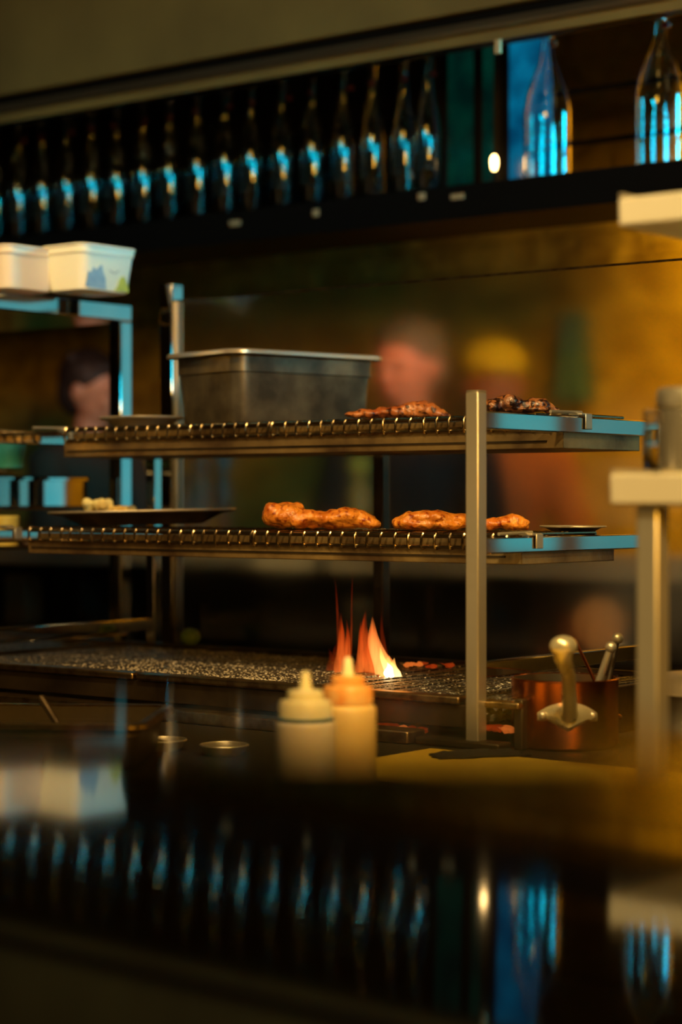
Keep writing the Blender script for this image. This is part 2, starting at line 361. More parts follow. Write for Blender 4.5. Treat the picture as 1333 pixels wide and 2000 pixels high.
# guest counter the camera looks over
t = thing('bar_counter', 'black glossy bar counter mirroring the kitchen across the bottom foreground', 'counter', (0, 0, EYE-.066), 0, world=True)
t.rotation_euler = (0, math.radians(.83), 0)
part('countertop', MB().box(-1.3, 1.3, -.45, .585, -.04, 0), M['black_gloss'], t, .003)
part('base_panel', MB().box(-1.25, 1.25, -.12, .48, -(EYE-.066)+.02, -.0405), M['under'], t)

# worktop with cupboards below
t = thing('worktop', 'dark steel worktop carrying the charcoal grill and the rack', 'worktop', (0, 0, 0))
part('top', MB().box(-3.6, 1.7, -1.15, .72, ZC-.045, ZC), M['worktop'], t, .003)
part('cupboard', MB().box(-3.55, 1.65, -1.05, .68, -EYE, ZC-.0455), M['cupboard'], t)

# ------------------------------------------------------------------ charcoal grill
ga0, ga1, gb0, gb1, gz = -1.2, .055, .016, .50, -.292
t = thing('charcoal_grill', 'long charcoal grill with ash-dusted grate and greasy steel front below the rack', 'grill', (0, 0, 0))
m = MB()
m.box(ga0, ga1, gb1, gb1+.02, ZC, gz+.006)
m.box(ga0-.02, ga0, gb0, gb1+.02, ZC, gz+.004); m.box(ga1, ga1+.015, gb0, gb1+.02, ZC, gz+.002)
part('body', m, M['dark_steel'], t, .002)
m = MB(); m.box(ga0, -.02, gb0-.004, gb0+.004, ZC+.026, gz-.012); part('front_panel', m, M['dark_steel'], t, .001)
x = ga0-.02
for xe in (-.70, -.03):
    m = MB(); m.box(x, xe-.004, gb0-.012, gb0+.016, gz-.010, gz+.001); part('front_rim', m, M['edge_steel'], t, .003); x = xe+.004
m = MB(); m.box(x, ga1+.015, gb0-.010, gb0+.016, gz-.012, gz-.002); part('front_rim', m, M['edge_steel'], t, .003)
m = MB(); m.box(ga0-.02, -.10, gb0-.050, gb0-.004, ZC+.001, ZC+.020); part('ash_ledge', m, M['edge_steel'], t, .003)
m = MB(); m.box(-.095, ga1, gb0-.040, gb0-.004, ZC+.001, ZC+.012); part('ash_ledge', m, M['dark_steel'], t, .003)
m = MB(); m.box(ga0-.019, ga0-.001, .05, gb1, gz+.004, gz+.022); part('side_lip', m, M['steel_bar'], t, .002)
m = MB(); nb = 76
for k in range(nb):
    xx = ga0+.012+(ga1-ga0-.024)*k/(nb-1)
    m.box(xx-.0045, xx+.0045, gb0+.018, gb1-.002, gz-.012, gz-.001+random.uniform(-.0012, .0012))
for yy in (.10, .22, .34, .45): m.box(ga0+.004, ga1-.004, yy-.006, yy+.006, gz-.016, gz-.004)
part('grate', m, M['grate'], t, .001)
m = MB()
for k in range(520):
    xx = random.uniform(ga0+.03, ga1-.03); yy = random.uniform(gb0+.04, gb1-.03); r = random.uniform(.010, .02)
    m.ball((xx, yy, gz-.034+random.uniform(-.006, .004)), r, 1, (1, random.uniform(.7, 1.3), .7))
o = part('charcoal_bed', m, M['coal'], t); o['kind'] = 'stuff'
# ash and crumbs lying on the grate
m = MB()
for k in range(1100):
    u = random.random(); xx = -.92+.50*random.random()**.8 if u < .6 else random.uniform(-1.1, .0)
    yy = gb0+.03+.2*random.random()**1.5 if u < .6 else random.uniform(gb0+.02, gb1-.02)
    r = random.uniform(.0006, .0018); m.ball((xx, yy, gz+r*.3), r, 0, (1.6, 1, .6))
for k in range(120):
    xx = -.16+.2*random.random(); yy = random.uniform(.05, .4); r = random.uniform(.0006, .0018); m.ball((xx, yy, gz+r*.3), r, 0, (1.6, 1, .6))
o = part('ash_flakes', m, mat('white_ash', (.42, .39, .33), .8, col2=(.66, .62, .54), nscale=50), t); o['kind'] = 'stuff'
# embers: glowing coals, each one an object
for k in range(9):
    px = 792+11*k+random.uniform(-7, 7); bb = .40+random.uniform(-.03, .03)
    mm = MB().ball((0, 0, 0), random.uniform(.004, .0075), 2, (1.5, 1, .6))
    for v in mm.bm.verts: v.co *= 1+.8*noise.noise(v.co*160+Vector((k, 0, 0)))
    solo('ember', mm, M['ember2'] if k in (1, 2) else (M['ember'] if k % 3 else M['coal']), ['glowing orange ember', 'bright orange ember'][k in (1, 2)]+' on the grate right of the flames, %s from the flames' % ['first', 'second', 'third', 'fourth', 'fifth', 'sixth', 'seventh', 'eighth', 'ninth'][k], 'ember',
         (A(px, bb), bb, gz+.006), 0, 'embers lying right of the flames')
# embers seen through the front slot
def embers_at(px0, px1, bb, z, n, name_l, grp, lab):
    for k in range(n):
        px = px0+(px1-px0)*k/(n-1)
        mm = MB().ball((0, 0, 0), random.uniform(.005, .0075), 2, (1.5, 1, .8))
        for v in mm.bm.verts: v.co *= 1+.8*noise.noise(v.co*160+Vector((k, 3, 0)))
        solo('ember', mm, M['ember2'] if k == 2 else M['ember'], lab % (['leftmost', 'second from left', 'third from left', 'fourth from left', 'fifth from left'][k]), 'ember', (A(px, bb), bb, z), 0, grp)
embers_at(752, 826, gb0+.022, ZC+.014, 5, '', 'embers in the low front slot of the grill', 'ember glowing in the narrow slot under the grill front, %s')
embers_at(956, 992, gb0+.022, ZC+.026, 3, '', 'embers seen between post and copper pot', 'ember glowing between the front post and the copper pot, %s')
# small steel tab and lumps lying on the left of the grill
mm = MB().ball((0, 0, 0), .014, 3, (1.2, 1, .8)); solo('charcoal_lump', mm, M['coal'], 'small black charcoal lump on the far left rim of the grill', 'charcoal', (A(178, .44), .44, gz+.009))
solo('lime', MB().ball((0, 0, 0), .019, 3, (1.1, 1, .9)), M['lime'], 'small green lime on the back edge of the grill beside the posts', 'lime', (A(372, .505), .505, gz+.022))

# fire
def flame(px, pxtip, ytop, wpx, b, mt, parent, ybase=1331, seg=12, name='flame_tongue', flat=.55):
    a0 = A(px, b); Z0 = W(a0, b, 0).y; zb = Zz(ybase, a0, b); h = Zz(ytop, a0, b)-zb; dx = (pxtip-px)*Z0/F; wd = wpx*Z0/F/2
    rings = []; N = 18
    base = parent.matrix_world.inverted() if False else None
    for i in range(N+1):
        u = i/N; r = wd*((1-u)**.75)*(.62+.9*u*(1-u)*2)+.0004
        xo = dx*u**1.3+.18*wd*math.sin(u*7+px); rings.append([(xo+r*math.cos(2*PI*k/seg), flat*r*math.sin(2*PI*k/seg), h*u) for k in range(seg)])
    m = MB().loft(rings); o = link(name, m.mesh(name, mt), parent)
    d = W(a0, b, zb)-parent.location; o.location = d; return o
fb = .25; fa = A(712, fb)
ft = thing('fire', 'orange flames leaping from the grate behind the sauce bottles', 'fire', (fa, fb, gz)); ft.rotation_euler = (0, 0, 0)
FM = flamemat('flame_orange', (1.0, .22, .03), (.8, .06, .004), 1.1, 2.0, .75)
FD = flamemat('flame_faint', (.9, .15, .02), (.6, .04, .002), .55, 2.2, .5)
FT = flamemat('flame_wisp', (.8, .10, .01), (.5, .03, .002), .5, 1.5, .35)
FB = flamemat('flame_bright', (1.0, .42, .10), (1.0, .20, .03), 1.9, 1.6, .95, .45)
FY = flamemat('flame_yellow', (1.0, .70, .25), (1.0, .42, .08), 3.0, 1.1, 1.0, .25)
FW = flamemat('flame_white', (1.0, .85, .50), (1.0, .70, .25), 9.0, .8, 1.0, 0)
for args in ((664, 669, 1195, 28, fb, FM), (650, 643, 1265, 26, fb+.02, FD), (681, 677, 1208, 19, fb-.01, FM), (664, 655, 1112, 9, fb+.03, FT), (684, 690, 1106, 6, fb, FT),
             (702, 707, 1212, 22, fb+.01, FM), (716, 714, 1190, 34, fb+.03, FM), (704, 726, 1290, 70, fb+.02, FD), (748, 724, 1203, 46, fb, FB), (742, 721, 1225, 46, fb+.02, FM), (730, 719, 1240, 46, fb+.03, FM),
             (754, 744, 1190, 16, fb+.03, FT), (764, 738, 1256, 40, fb-.008, FB), (766, 760, 1280, 40, fb-.012, FY), (773, 769, 1284, 26, fb-.014, FY), (760, 742, 1262, 20, fb-.014, FY),
             (690, 690, 1300, 90, fb, FD), (738, 740, 1305, 100, fb, FM), (722, 724, 1316, 110, fb-.01, FM), (672, 668, 1240, 60, fb+.03, FT), (735, 728, 1220, 80, fb+.035, FT)):
    flame(*args, ft)
o = flame(763, 757, 1293, 25, fb-.02, FW, ft, 1324, name='flame_core', flat=.8); o['label'] = 'white hot flame core'
o = flame(742, 742, 1320, 9, fb-.02, FW, ft, 1329, name='flame_core', flat=.8); o['label'] = 'small bright spot in the flames'
l = point('fire_light', W(A(745, fb), fb, -.24), (1.0, .32, .05), .2, .05)

# ------------------------------------------------------------------ grill rack
RL = 1.155; RB = .53
t = thing('grill_rack', 'square-tube steel rack frame standing over the charcoal grill', 'rack', (0, 0, ZC))
def rp(a, b, top, mt='steel', s=.0115, lab=None, bot=0):
    m = MB().box(a-s, a+s, b-s, b+s, bot, top-ZC); o = part('post', m, M[mt], t, .0022, lab)
    cap = MB().box(a-s+.0006, a+s-.0006, b-s+.0006, b+s-.0006, top-ZC, top-ZC+.002); k = link('post_cap', cap.mesh('post_cap', M['steel_rough']), o); bev(k, .001)
    f = MB().box(a-s-.004, a+s+.004, b-s-.004, b+s+.004, bot-.0, bot+.006); link('foot', f.mesh('foot', M['dark_steel']), o)
rp(0, 0, .158); rp(0, RB, .125); rp(-RL, RB, .125, 'steel_bar'); rp(-RL, 0, .158); rp(-RL/2, RB, .125, 'dark_steel')
for a in (0, -RL):
    for z0, z1 in ((.104, .130), (-.080, -.056), (-.262, -.238)):
        m = MB().box(a-.009, a+.009, .0115, RB-.0115, z0-ZC, z1-ZC); part('side_bar', m, M['steel_bar'], t, .002)

def wire_shelf(label, b0, b1, ztop, zmid, zbot, al, ar, split, clipb):
    """wires on top, the bent-down hooks in front, the heat stained tray below"""
    t = thing('wire_shelf', label, 'shelf', (0, 0, 0))
    # tray: front fascia, back, sides, bottom
    m = MB(); m.box(al, ar, b0, b0+.002, zbot, zmid-.002); m.box(al, ar, b1-.002, b1, zbot, zmid-.002)
    m.box(al, al+.002, b0, b1, zbot, zmid-.004); m.box(ar-.002, ar, b0, b1, zbot, zmid-.004); m.box(al, ar, b0, b1, zbot, zbot+.002)
    part('tray', m, M['tray'], t, .0006)
    m = MB(); m.box(al+.01, ar-.03, b0-.002, b0+.0, zbot+.010, zbot+.013); part('tray_fold', m, M['dark_steel'], t)
    # cross bearers behind the hooks
    segs = [(al+.012, split-.003), (split+.003, ar-.022)]
    for (s0, s1) in segs:
        m = MB(); n = max(3, int(round((s1-s0)/.0272)))
        rr = .0022
        m.tube([(s0, b0-.004, ztop-.004), (s1, b0-.004, ztop-.004)], .003)
        m.tube([(s0, b0-.004, zmid), (s1, b0-.004, zmid)], .0026)
        m.tube([(s0, b1-.02, ztop-.004), (s1, b1-.02, ztop-.004)], .003)
        m.tube([(s0, (b0+b1)/2, ztop-.006), (s1, (b0+b1)/2, ztop-.006)], .003)
        for k in range(n+1):
            xx = s0+(s1-s0)*k/n+random.uniform(-.0018, .0018); big = .0005 if k in (0, n) else 0; ln = random.uniform(-.003, -.0)
            m.tube([(xx, b1-.02, ztop), (xx, b0+.004, ztop), (xx+ln*.2, b0-.0045, ztop-.0008), (xx+ln*.5, b0-.0075, ztop-.005), (xx+ln, b0-.0075, zmid+.004), (xx+ln, b0-.005, zmid-.002), (xx+ln, b0+.002, zmid-.003)], rr+big, 7)
        part('wire_grid', m, M['wire'], t)
        m = MB(); m.box(s0, s1, b0+.012, b0+.016, zmid-.001, ztop-.008); part('bearer', m, M['tray'], t)
    for a in (0, -RL):
        m = MB(); s_ = .0125
        m.box(a-s_, a+s_, clipb-.014, clipb+.014, ztop-.002, ztop+.0015)
        m.box(a+s_-.0015, a+s_+.001, clipb-.003, clipb+.016, zmid-.001, ztop+.001); m.box(a-s_-.001, a-s_+.0015, clipb-.003, clipb+.016, zmid-.001, ztop+.001)
        part('clip', m, M['steel_rough'], t, .0012)
        m = MB(); m.tube([(a+.003, clipb-.09, ztop+.0015), (a+.003, clipb, ztop+.003)], .0025); part('hook_wire', m, M['steel_rough'], t)
    return t
UB0, LB0 = .24, .123
wire_shelf('upper wire shelf of the rack carrying the deep steel pan', UB0, UB0+.235, .1345, .1115, .080, A(125, UB0), A(1101, UB0), A(535, UB0), .287)
wire_shelf('lower wire shelf of the rack carrying the orange chicken', LB0, LB0+.27, -.0525, -.0735, -.0985, A(55, LB0), A(1020, LB0), A(500, LB0), .145)
ZU, ZL = .1366, -.0505

# ------------------------------------------------------------------ deep steel pan on the upper shelf
def gn_pan(name, label, L, Wd, H, loc, rot, mats=('pan_steel', 'pan_rim'), rimw=.016, taper=.008, cat='pan', rad=.03, world=False, step=True):
    t = thing(name, label, cat, loc, rot, world=world); hx, hy = L/2-rimw, Wd/2-rimw; m = MB()
    R = lambda s, z: m.rrect(hx-s, hy-s, rad, z)
    outer = [R(taper+.012, 0), R(taper+.003, .004), R(taper, .012)] if step else [R(.003, 0), R(0, .003)]
    if step: outer += [R(.0036, H*.70), R(.0, H*.715)]
    outer += [R(0, H-.002)]
    inner = [R(.002, H-.002), R(.003, H*.7), R(taper+.003, .014), R(taper+.014, .003)]
    m.loft(outer+inner, True, True); part('body', m, M[mats[0]], t)
    m = MB(); ro = m.rrect(L/2, Wd/2, rad+.006, 0)
    def RR(dx, z): return m.rrect(L/2-dx, Wd/2-dx, max(.004, rad+.008-dx), z)
    m.loft([RR(rimw+.002, H-.003), RR(.003, H-.003), RR(.0, H-.0075), RR(-.0016, H-.007), RR(-.0016, H-.001), RR(.002, H+.0015), RR(rimw+.002, H+.0006)], closed=True)
    part('rim', m, M[mats[1]], t)
    return t
nc = Vector((-.188, 3.655)); d1 = Vector((math.cos(math.radians(39)), math.sin(math.radians(39)))); d2 = Vector((-d1.y, d1.x))
pc = nc + d1*.182 + d2*.122
gn_pan('deep_steel_pan', 'deep dark steel pan with a bright rim on the upper wire shelf', .362, .243, .134, (pc.x, pc.y, EYE+ZU), math.radians(39), world=True)

def plate(name, label, rx, ry, H, loc, rot, mt, group=None, foot=.6, world=False, cat='plate'):
    t = thing(name, label, cat, loc, rot, group, world); m = MB()
    prof = [(foot, 0), (foot+.04, .0), (.86, H*.72), (1.0, H*.86), (1.01, H), (.98, H), (.85, H*.82), (foot+.02, H*.22)]
    m.loft([[(r*rx*math.cos(2*PI*k/48), r*ry*math.sin(2*PI*k/48), z) for k in range(48)] for r, z in prof]); part('dish', m, M[mt], t)
    m = MB(); m.tube([(rx*1.005*math.cos(2*PI*k/48), ry*1.005*math.sin(2*PI*k/48), H) for k in range(48)], .0016, 6, closed=True); part('rim', m, M['pan_rim'], t)
    return t
pb = .36
plate('steel_plate', 'shallow steel plate at the left end of the upper wire shelf', .088, .07, .020, (A(277, pb), pb, ZU), 0, 'steel')
pb = .30
sz = plate('oval_platter', 'long dark oval sizzler platter on the lower wire shelf', .175, .085, .026, (A(278, pb), pb, ZL+.004), math.radians(38.4), 'dark_steel', cat='platter')
sz.rotation_euler = (0, math.radians(-1.2), 0)
# bread on the platter
def bread():
    m = MB()
    for k in range(22):
        x = -.022+.044*random.random(); m.ball((x, random.uniform(-.02, .02), .009+.010*random.random()), .010, 2)
    for k in range(26):
        x = .018+.05*random.random(); m.ball((x, random.uniform(-.015, .015), .0045+.004*random.random()), .0065, 2)
    return m
m = bread(); o = solo('corn_bread', m, M['bread'], 'yellow piece of corn bread on the dark oval platter', 'bread', (A(190, .30), .30, ZL+.026), math.radians(38.4))
rm = o.modifiers.new('remesh', 'REMESH'); rm.mode = 'VOXEL'; rm.voxel_size = .0022; rm.use_smooth_shade = True
plate('black_plate', 'thin black plate on the right end of the lower wire shelf', .055, .045, .008, (A(1120, .34), .34, -.055+.004), 0, 'dark_steel')

# ------------------------------------------------------------------ chicken
def meat(label, pts, px, b, z, mt, seed, name='grilled_chicken', vox=.0024, amp=.10, cat='chicken', yaw=0):
    """pts in mm along the shelf: (x, y, z, rx, ry, rz)"""
    random.seed(seed); m = MB()
    for (x, y, zz, rx, ry, rz) in pts:
        rot = Matrix.Rotation(random.uniform(-.3, .3), 3, 'Z')
        m.ball((x/1000, y/1000, zz/1000), 1, 3, (rx/1000, ry/1000, rz/1000), rot)
    for v in m.bm.verts:
        n = noise.noise(v.co*55+Vector((seed, 0, 0)))*.0035+noise.noise(v.co*160+Vector((0, seed, 0)))*.0015
        v.co += v.normal*n if v.normal.length else Vector((0, 0, n))
        v.co.z = max(v.co.z, 0.0)
    o = solo(name, m, mt, label, cat, (A(px, b), b, z), math.radians(38.4)-yaw)
    r = o.modifiers.new('remesh', 'REMESH'); r.mode = 'VOXEL'; r.voxel_size = vox; r.use_smooth_shade = True
    tx = bpy.data.textures.new('skin_folds', 'CLOUDS'); tx.noise_scale = .012; tx.noise_depth = 4
    d = o.modifiers.new('folds', 'DISPLACE'); d.texture = tx; d.strength = .0045; d.mid_level = .5; d.texture_coords = 'LOCAL'
    tx = bpy.data.textures.new('skin_pimples', 'VORONOI'); tx.noise_scale = .006
    d = o.modifiers.new('pimples', 'DISPLACE'); d.texture = tx; d.strength = .0012; d.mid_level = .5; d.texture_coords = 'LOCAL'
    return o
cb = .20
meat('plump chicken piece with a pale knuckle, leftmost on the lower shelf', [
    (-88, 0, 24, 22, 22, 21), (-78, 6, 16, 18, 24, 16), (-62, -6, 21, 27, 24, 20), (-70, 10, 33, 20, 20, 12), (-50, -8, 14, 24, 22, 14), (-35, -4, 20, 26, 24, 13), (-55, 12, 32, 17, 16, 11),
    (-12, -2, 17, 24, 24, 13), (-22, 6, 12, 30, 26, 11), (12, 0, 17, 26, 26, 14), (34, -3, 20, 27, 26, 16), (48, 2, 18, 26, 24, 15), (60, -4, 13, 24, 22, 12), (74, -8, 9, 16, 16, 9), (80, -10, 10, 8, 10, 7), (22, 8, 10, 50, 26, 10)],
    640, cb, ZL+.002, M['chicken'], 11)
cb = .19
meat('flat orange chicken breast behind the front post on the lower shelf', [
    (-48, 0, 12, 22, 22, 11), (-38, 4, 18, 22, 22, 11), (-20, -2, 20, 26, 22, 11), (-30, -8, 9, 30, 16, 9), (2, 0, 20, 28, 22, 10), (22, 0, 17, 26, 22, 11), (40, 0, 16, 24, 20, 11), (-5, 5, 11, 44, 22, 10), (-60, -3, 8, 8, 12, 7), (20, -6, 9, 34, 18, 9), (54, 0, 12, 14, 16, 9)],
    851, cb, ZL+.002, M['chicken'], 23)
meat('small chicken drumstick right of the front post on the lower shelf', [
    (-32, 0, 9, 14, 11, 7), (-18, 0, 11, 16, 14, 9), (-2, 0, 13, 19, 16, 11), (12, 0, 14, 18, 16, 12), (24, 0, 11, 11, 12, 10), (29, 1, 6, 7, 8, 6), (31, -3, 12, 5, 6, 5)],
    991, .215, ZL+.002, M['chicken'], 31)
cb = .31
meat('dark glazed chicken beside the deep pan on the upper shelf', [
    (-70, 4, 6, 22, 16, 6), (-48, 0, 8, 22, 18, 8), (-25, 2, 9, 24, 20, 9), (-2, 0, 10, 22, 20, 10), (18, 0, 13, 20, 20, 13), (36, 0, 16, 22, 20, 14), (54, 0, 13, 18, 18, 12), (66, -2, 8, 16, 16, 8), (78, -4, 4, 12, 12, 5), (20, 4, 6, 54, 22, 6)],
    778, cb, ZU+.002, M['chicken_dark'], 41)
cb = .33
meat('charred chicken pieces above the right side bar on the upper shelf', [
    (-46, 0, 12, 17, 17, 12), (-32, 3, 16, 17, 17, 13), (-20, -3, 19, 14, 15, 12), (-8, 2, 14, 16, 16, 12), (4, 0, 11, 15, 16, 11), (18, 1, 12, 15, 16, 12), (32, -1, 13, 14, 15, 11), (44, 0, 8, 13, 13, 8), (54, 1, 5, 9, 9, 5), (0, 0, 6, 50, 18, 6)],
    1020, cb, ZU+.005, M['charred'], 53, amp=.2)
random.seed(5)

# ------------------------------------------------------------------ splash glass with its posts
gb = .60
t = thing('glass_screen', 'tall greasy glass splash screen standing behind the grill rack', 'screen', (0, 0, ZC))
ga = A(335, gb)
m = MB().box(ga+.016, .62, gb-.003, gb+.003, .03, .4055-ZC); part('glass_pane', m, M['pane'], t)
m = MB().tube([(ga+.016, gb, .4055-ZC+.0012), (.62, gb, .4055-ZC+.0012)], .0024, 6); part('edge_strip', m, M['edge_steel'], t)
for a in (ga, .64):
    m = MB().box(a-.0175, a+.0175, gb-.0175, gb+.0175, 0, .442-ZC); o = part('post', m, M['steel_bar'], t, .003)
m = MB().box(ga+.018, ga+.026, gb-.010, gb-.005, .02, .405-ZC); m.box(ga+.018, ga+.026, gb+.005, gb+.010, .02, .405-ZC); part('channel', m, M['steel'], t, .001)
m = MB().box(ga+.016, .62, gb-.012, gb+.012, .004, .030); part('channel', m, M['dark_steel'], t, .001)

# ------------------------------------------------------------------ left rack (holds the tubs)
lb = .622; la = A(238, lb)-.004
t = thing('side_rack', 'steel side rack left of the grill with tubs on its top shelf', 'rack', (0, 0, ZC))
s = .0175; zt = .411
for a in (la, la-.62):
    for b in (lb, lb-.62):
        m = MB().box(a-s, a+s, b-s, b+s, 0, zt-.036-ZC); part('leg', m, M['steel_bar'], t, .003)
m = MB().box(la-.62-s, la+s, lb-.62-s, lb+s, zt-.036-ZC, zt-ZC); part('top_shelf', m, M['steel_bar'], t, .003)
m = MB().box(la-.60, la-s-.002, lb-.60, lb+.0, -.022-ZC, -.016-ZC); part('middle_shelf', m, M['dark_steel'], t, .002)
m = MB().box(la-.60, la-s-.002, lb-.60, lb+.0, -.100-ZC, -.094-ZC); part('lower_shelf', m, M['dark_steel'], t, .002)
def tub(label, px, b, mt, sx=.07, sy=.085, h=.098, pr=False):
    t = thing('plastic_tub', label, 'tub', (A(px, b), b, zt), 0, 'plastic tubs on the side rack'); m = MB()
    R = lambda k, z: m.rrect(sx*k, sy*k, .020, z)
    m.loft([R(.80, 0), R(.84, .002), R(.955, h*.80), R(.985, h*.81), R(1.0, h-.002), R(1.0, h), R(.975, h), R(.94, h*.80), R(.81, .006), R(.78, .004)]); part('body', m, M[mt], t)
    m = MB(); m.tube(m.rrect(sx*1.01, sy*1.01, .022, h-.002), .0018, 6, closed=True); part('rim', m, M[mt], t)
    if pr:
        def fx(z): return sx*(.84+.115*z/(h*.8))+.0007
        def decal(pts, name, mm, lab):
            q = MB(); 
            q.hexa([(fx(z)-.0006, y, z) for y, z in pts], [(fx(z)+.0004, y, z) for y, z in pts]); part(name, q, M[mm], t, 0, lab)
        decal([(-.062, .006), (-.006, .004), (-.010, .026), (-.018, .038), (-.022, .052), (-.030, .046), (-.036, .040), (-.044, .046), (-.050, .034), (-.058, .036)], 'print', 'blueprint', 'blue mountain print')
        decal([(.018, .003), (.058, .003), (.054, .016), (.046, .030), (.038, .034), (.030, .026), (.026, .012)], 'print', 'yellowprint', 'yellow and green fruit print')
        decal([(-.002, .044), (.006, .038), (.016, .036), (.024, .040), (.028, .046), (.016, .0385), (.006, .041)], 'print', 'greyprint', 'thin curved grey line')
    return t
tub('cream tub with blue mountain and lemon print at the side rack corner', 174, .412, 'tub', .062, .078, .090, True)
tub('peach plastic tub left of the printed tub on the side rack', 24, .30, 'tub2', .066, .072, .085)
# pans and food on the left rack shelves
gn_pan('steel_pan', 'cyan-lit steel pan on the middle shelf of the side rack', .22, .34, .062, (la-.135, .40, -.0155), 0, ('steel_bar', 'steel_bar'), rimw=.006, rad=.014, taper=0, step=False)
plate('round_tray', 'thin bronze tray resting on the cyan-lit pan at the left edge', .085, .12, .010, (la-.135, .28, -.0155+.0635), 0, 'dark_steel', cat='tray')
m = MB()
for k in range(26):
    an = random.uniform(0, 2*PI); r = random.uniform(0, .05); l = random.uniform(.018, .035)
    c = Vector((r*math.cos(an), r*math.sin(an)*1.3, .006+random.random()*.012)); dd = Vector((math.cos(an+1), math.sin(an+1), .5)).normalized(); side = dd.cross(Vector((0, 0, 1))).normalized()
    ps = [c, c+dd*l*.4+side*l*.22, c+dd*l, c+dd*l*.4-side*l*.22]; up = Vector((0, 0, .0012)); m.hexa(ps, [p+up for p in ps])
o = solo('herb_leaves', m, M['leaf'], 'loose green herb leaves on the thin bronze tray', 'herbs', (la-.125, .26, -.0155+.075)); o['kind'] = 'stuff'
m = MB(); m.lathe([(.028, 0), (.034, .004), (.040, .052), (.042, .056), (.039, .056), (.032, .006)], 32); solo('teal_cup', m, mat('teal_plastic', (.03, .22, .20), .35), 'teal plastic cup standing on the bronze tray at the left edge', 'cup', (A(12, .28), .28, -.0155+.0745))
def veg(lab, px, b, r, mt, name, cat, zz=-.094, sc=(1, 1, .85)):
    m = MB().ball((0, 0, 0), r, 3, sc); m.tube([(0, 0, r*.7), (.001, 0, r*1.05)], [r*.2, r*.06], 6)
    return solo(name, m, M[mt], lab, cat, (A(px, b), b, zz+r*sc[2]))
veg('pale pink onion at the left end of the lower level', 60, .36, .021, 'garlic', 'onion', 'onion', -.094)
veg('small green lime beside the pale onion', 122, .45, .014, 'lime', 'lime', 'lime', -.094)
veg('small red-brown shallot between onion and lime', 95, .40, .012, 'red_stop', 'shallot', 'shallot', -.094)
m = MB(); m.lathe([(.020, 0), (.028, .003), (.030, .060), (.028, .062), (.026, .060), (.018, .004)], 24); solo('yellow_jar', m, mat('mustard_jar', (.55, .42, .08), .4), 'mustard yellow jar at the left edge under the cyan pan', 'jar', (A(8, .30), .30, -.094))

# ------------------------------------------------------------------ squeeze bottles
def squeeze(label, px, Z, matb, matc, h=.175, r=.0345, ring=False, tipy=None, capm=None):
    x = (px-666.5)/F*Z; t = thing('squeeze_bottle', label, 'bottle', (x, Z, EYE+ZC), 0, 'squeeze bottles by the grill', world=True)
    k = r; m = MB(); m.lathe([(k*.94, 0), (k, .004), (k, h*.60), (k*.985, h*.625), (k*.92, h*.645), (k*.80, h*.655)], 40); part('body', m, M[matb], t)
    m = MB(); m.lathe([(k*.84, h*.655), (k*.86, h*.66), (k*.87, h*.765), (k*.82, h*.785), (k*.60, h*.79)], 40)
    for q in range(30): a = 2*PI*q/30; m.tube([(k*.865*math.cos(a), k*.865*math.sin(a), h*.67), (k*.865*math.cos(a), k*.865*math.sin(a), h*.76)], .0008, 5)
    cp = part('cap', m, M[matc], t)
    m = MB(); m.lathe([(k*.60, h*.785), (k*.60, h*.845), (k*.52, h*.86), (k*.25, h*.865)], 32); link('cap_collar', m.mesh('cap_collar', M[capm or matc]), cp)
    m = MB(); m.lathe([(k*.24, h*.86), (k*.20, h*.90), (k*.13, h*.985), (k*.08, h)], 20); part('nozzle', m, M['cream_pl'], t)
    if ring: m = MB(); m.tube([(k*.90*math.cos(2*PI*q/40), k*.90*math.sin(2*PI*q/40), h*.652) for q in range(40)], .0022, 8, closed=True); part('rubber_band', m, M['bluering'], t)
    return t
squeeze('white squeeze bottle with cream cap and blue band, left of the pair', 597, 2.44, 'white_pl', 'cream_pl', .1585, .0355, True)
squeeze('mustard squeeze bottle with orange sauce-stained cap, right of the pair', 680, 2.56, 'sauce_pl', 'orange_cap', .1660, .0355)

# small bowls on the worktop, steel box with spoon
def bowl(label, px, py, Z, r, h, mt='steel', grp='small steel bowls on the worktop'):
    x = (px-666.5)/F*Z; t = thing('steel_bowl', label, 'bowl', (x, Z, EYE+ZC), 0, grp, world=True); m = MB()
    m.lathe([(r*.72, 0), (r*.78, .002), (r*.97, h-.002), (r, h), (r*.96, h), (r*.76, .006), (r*.6, .003)], 40); part('body', m, M[mt], t)
    m = MB(); m.tube([(r*math.cos(2*PI*q/40), r*math.sin(2*PI*q/40), h) for q in range(40)], .0018, 6, closed=True); part('rim', m, M['steel_rough'], t)
bowl('small steel bowl nearer the steel box, left of the pair', 318, 1447, 2.98, .034, .0145)
bowl('small steel bowl closer to the squeeze bottles, right of the pair', 438, 1455, 2.92, .034, .0145)
gn_pan('steel_box_pan', 'steel container with a spoon leaning in it at the lower left', .34, .26, .065, (-.42, 2.86, EYE+ZC), math.radians(-4), ('worktop', 'edge_steel'), world=True, rimw=.012, rad=.02)
m = MB(); p1 = Vector(((80-666.5)/F*2.84, 2.84, (976-1362)/F*2.84)); p0 = Vector(((150-666.5)/F*2.80, 2.80, ZC+.012))
m.tube([(0, 0, 0), tuple((p1-p0)*.5+Vector((0, 0, .002))), tuple(p1-p0)], [.004, .0045, .0055], 10); m.ball((0, 0, .002), .018, 3, (1, .8, .35))
solo('spoon', m, M['dark_steel'], 'steel spoon leaning in the container at the lower left', 'spoon', (p0.x, p0.y, EYE+p0.z), world=True)

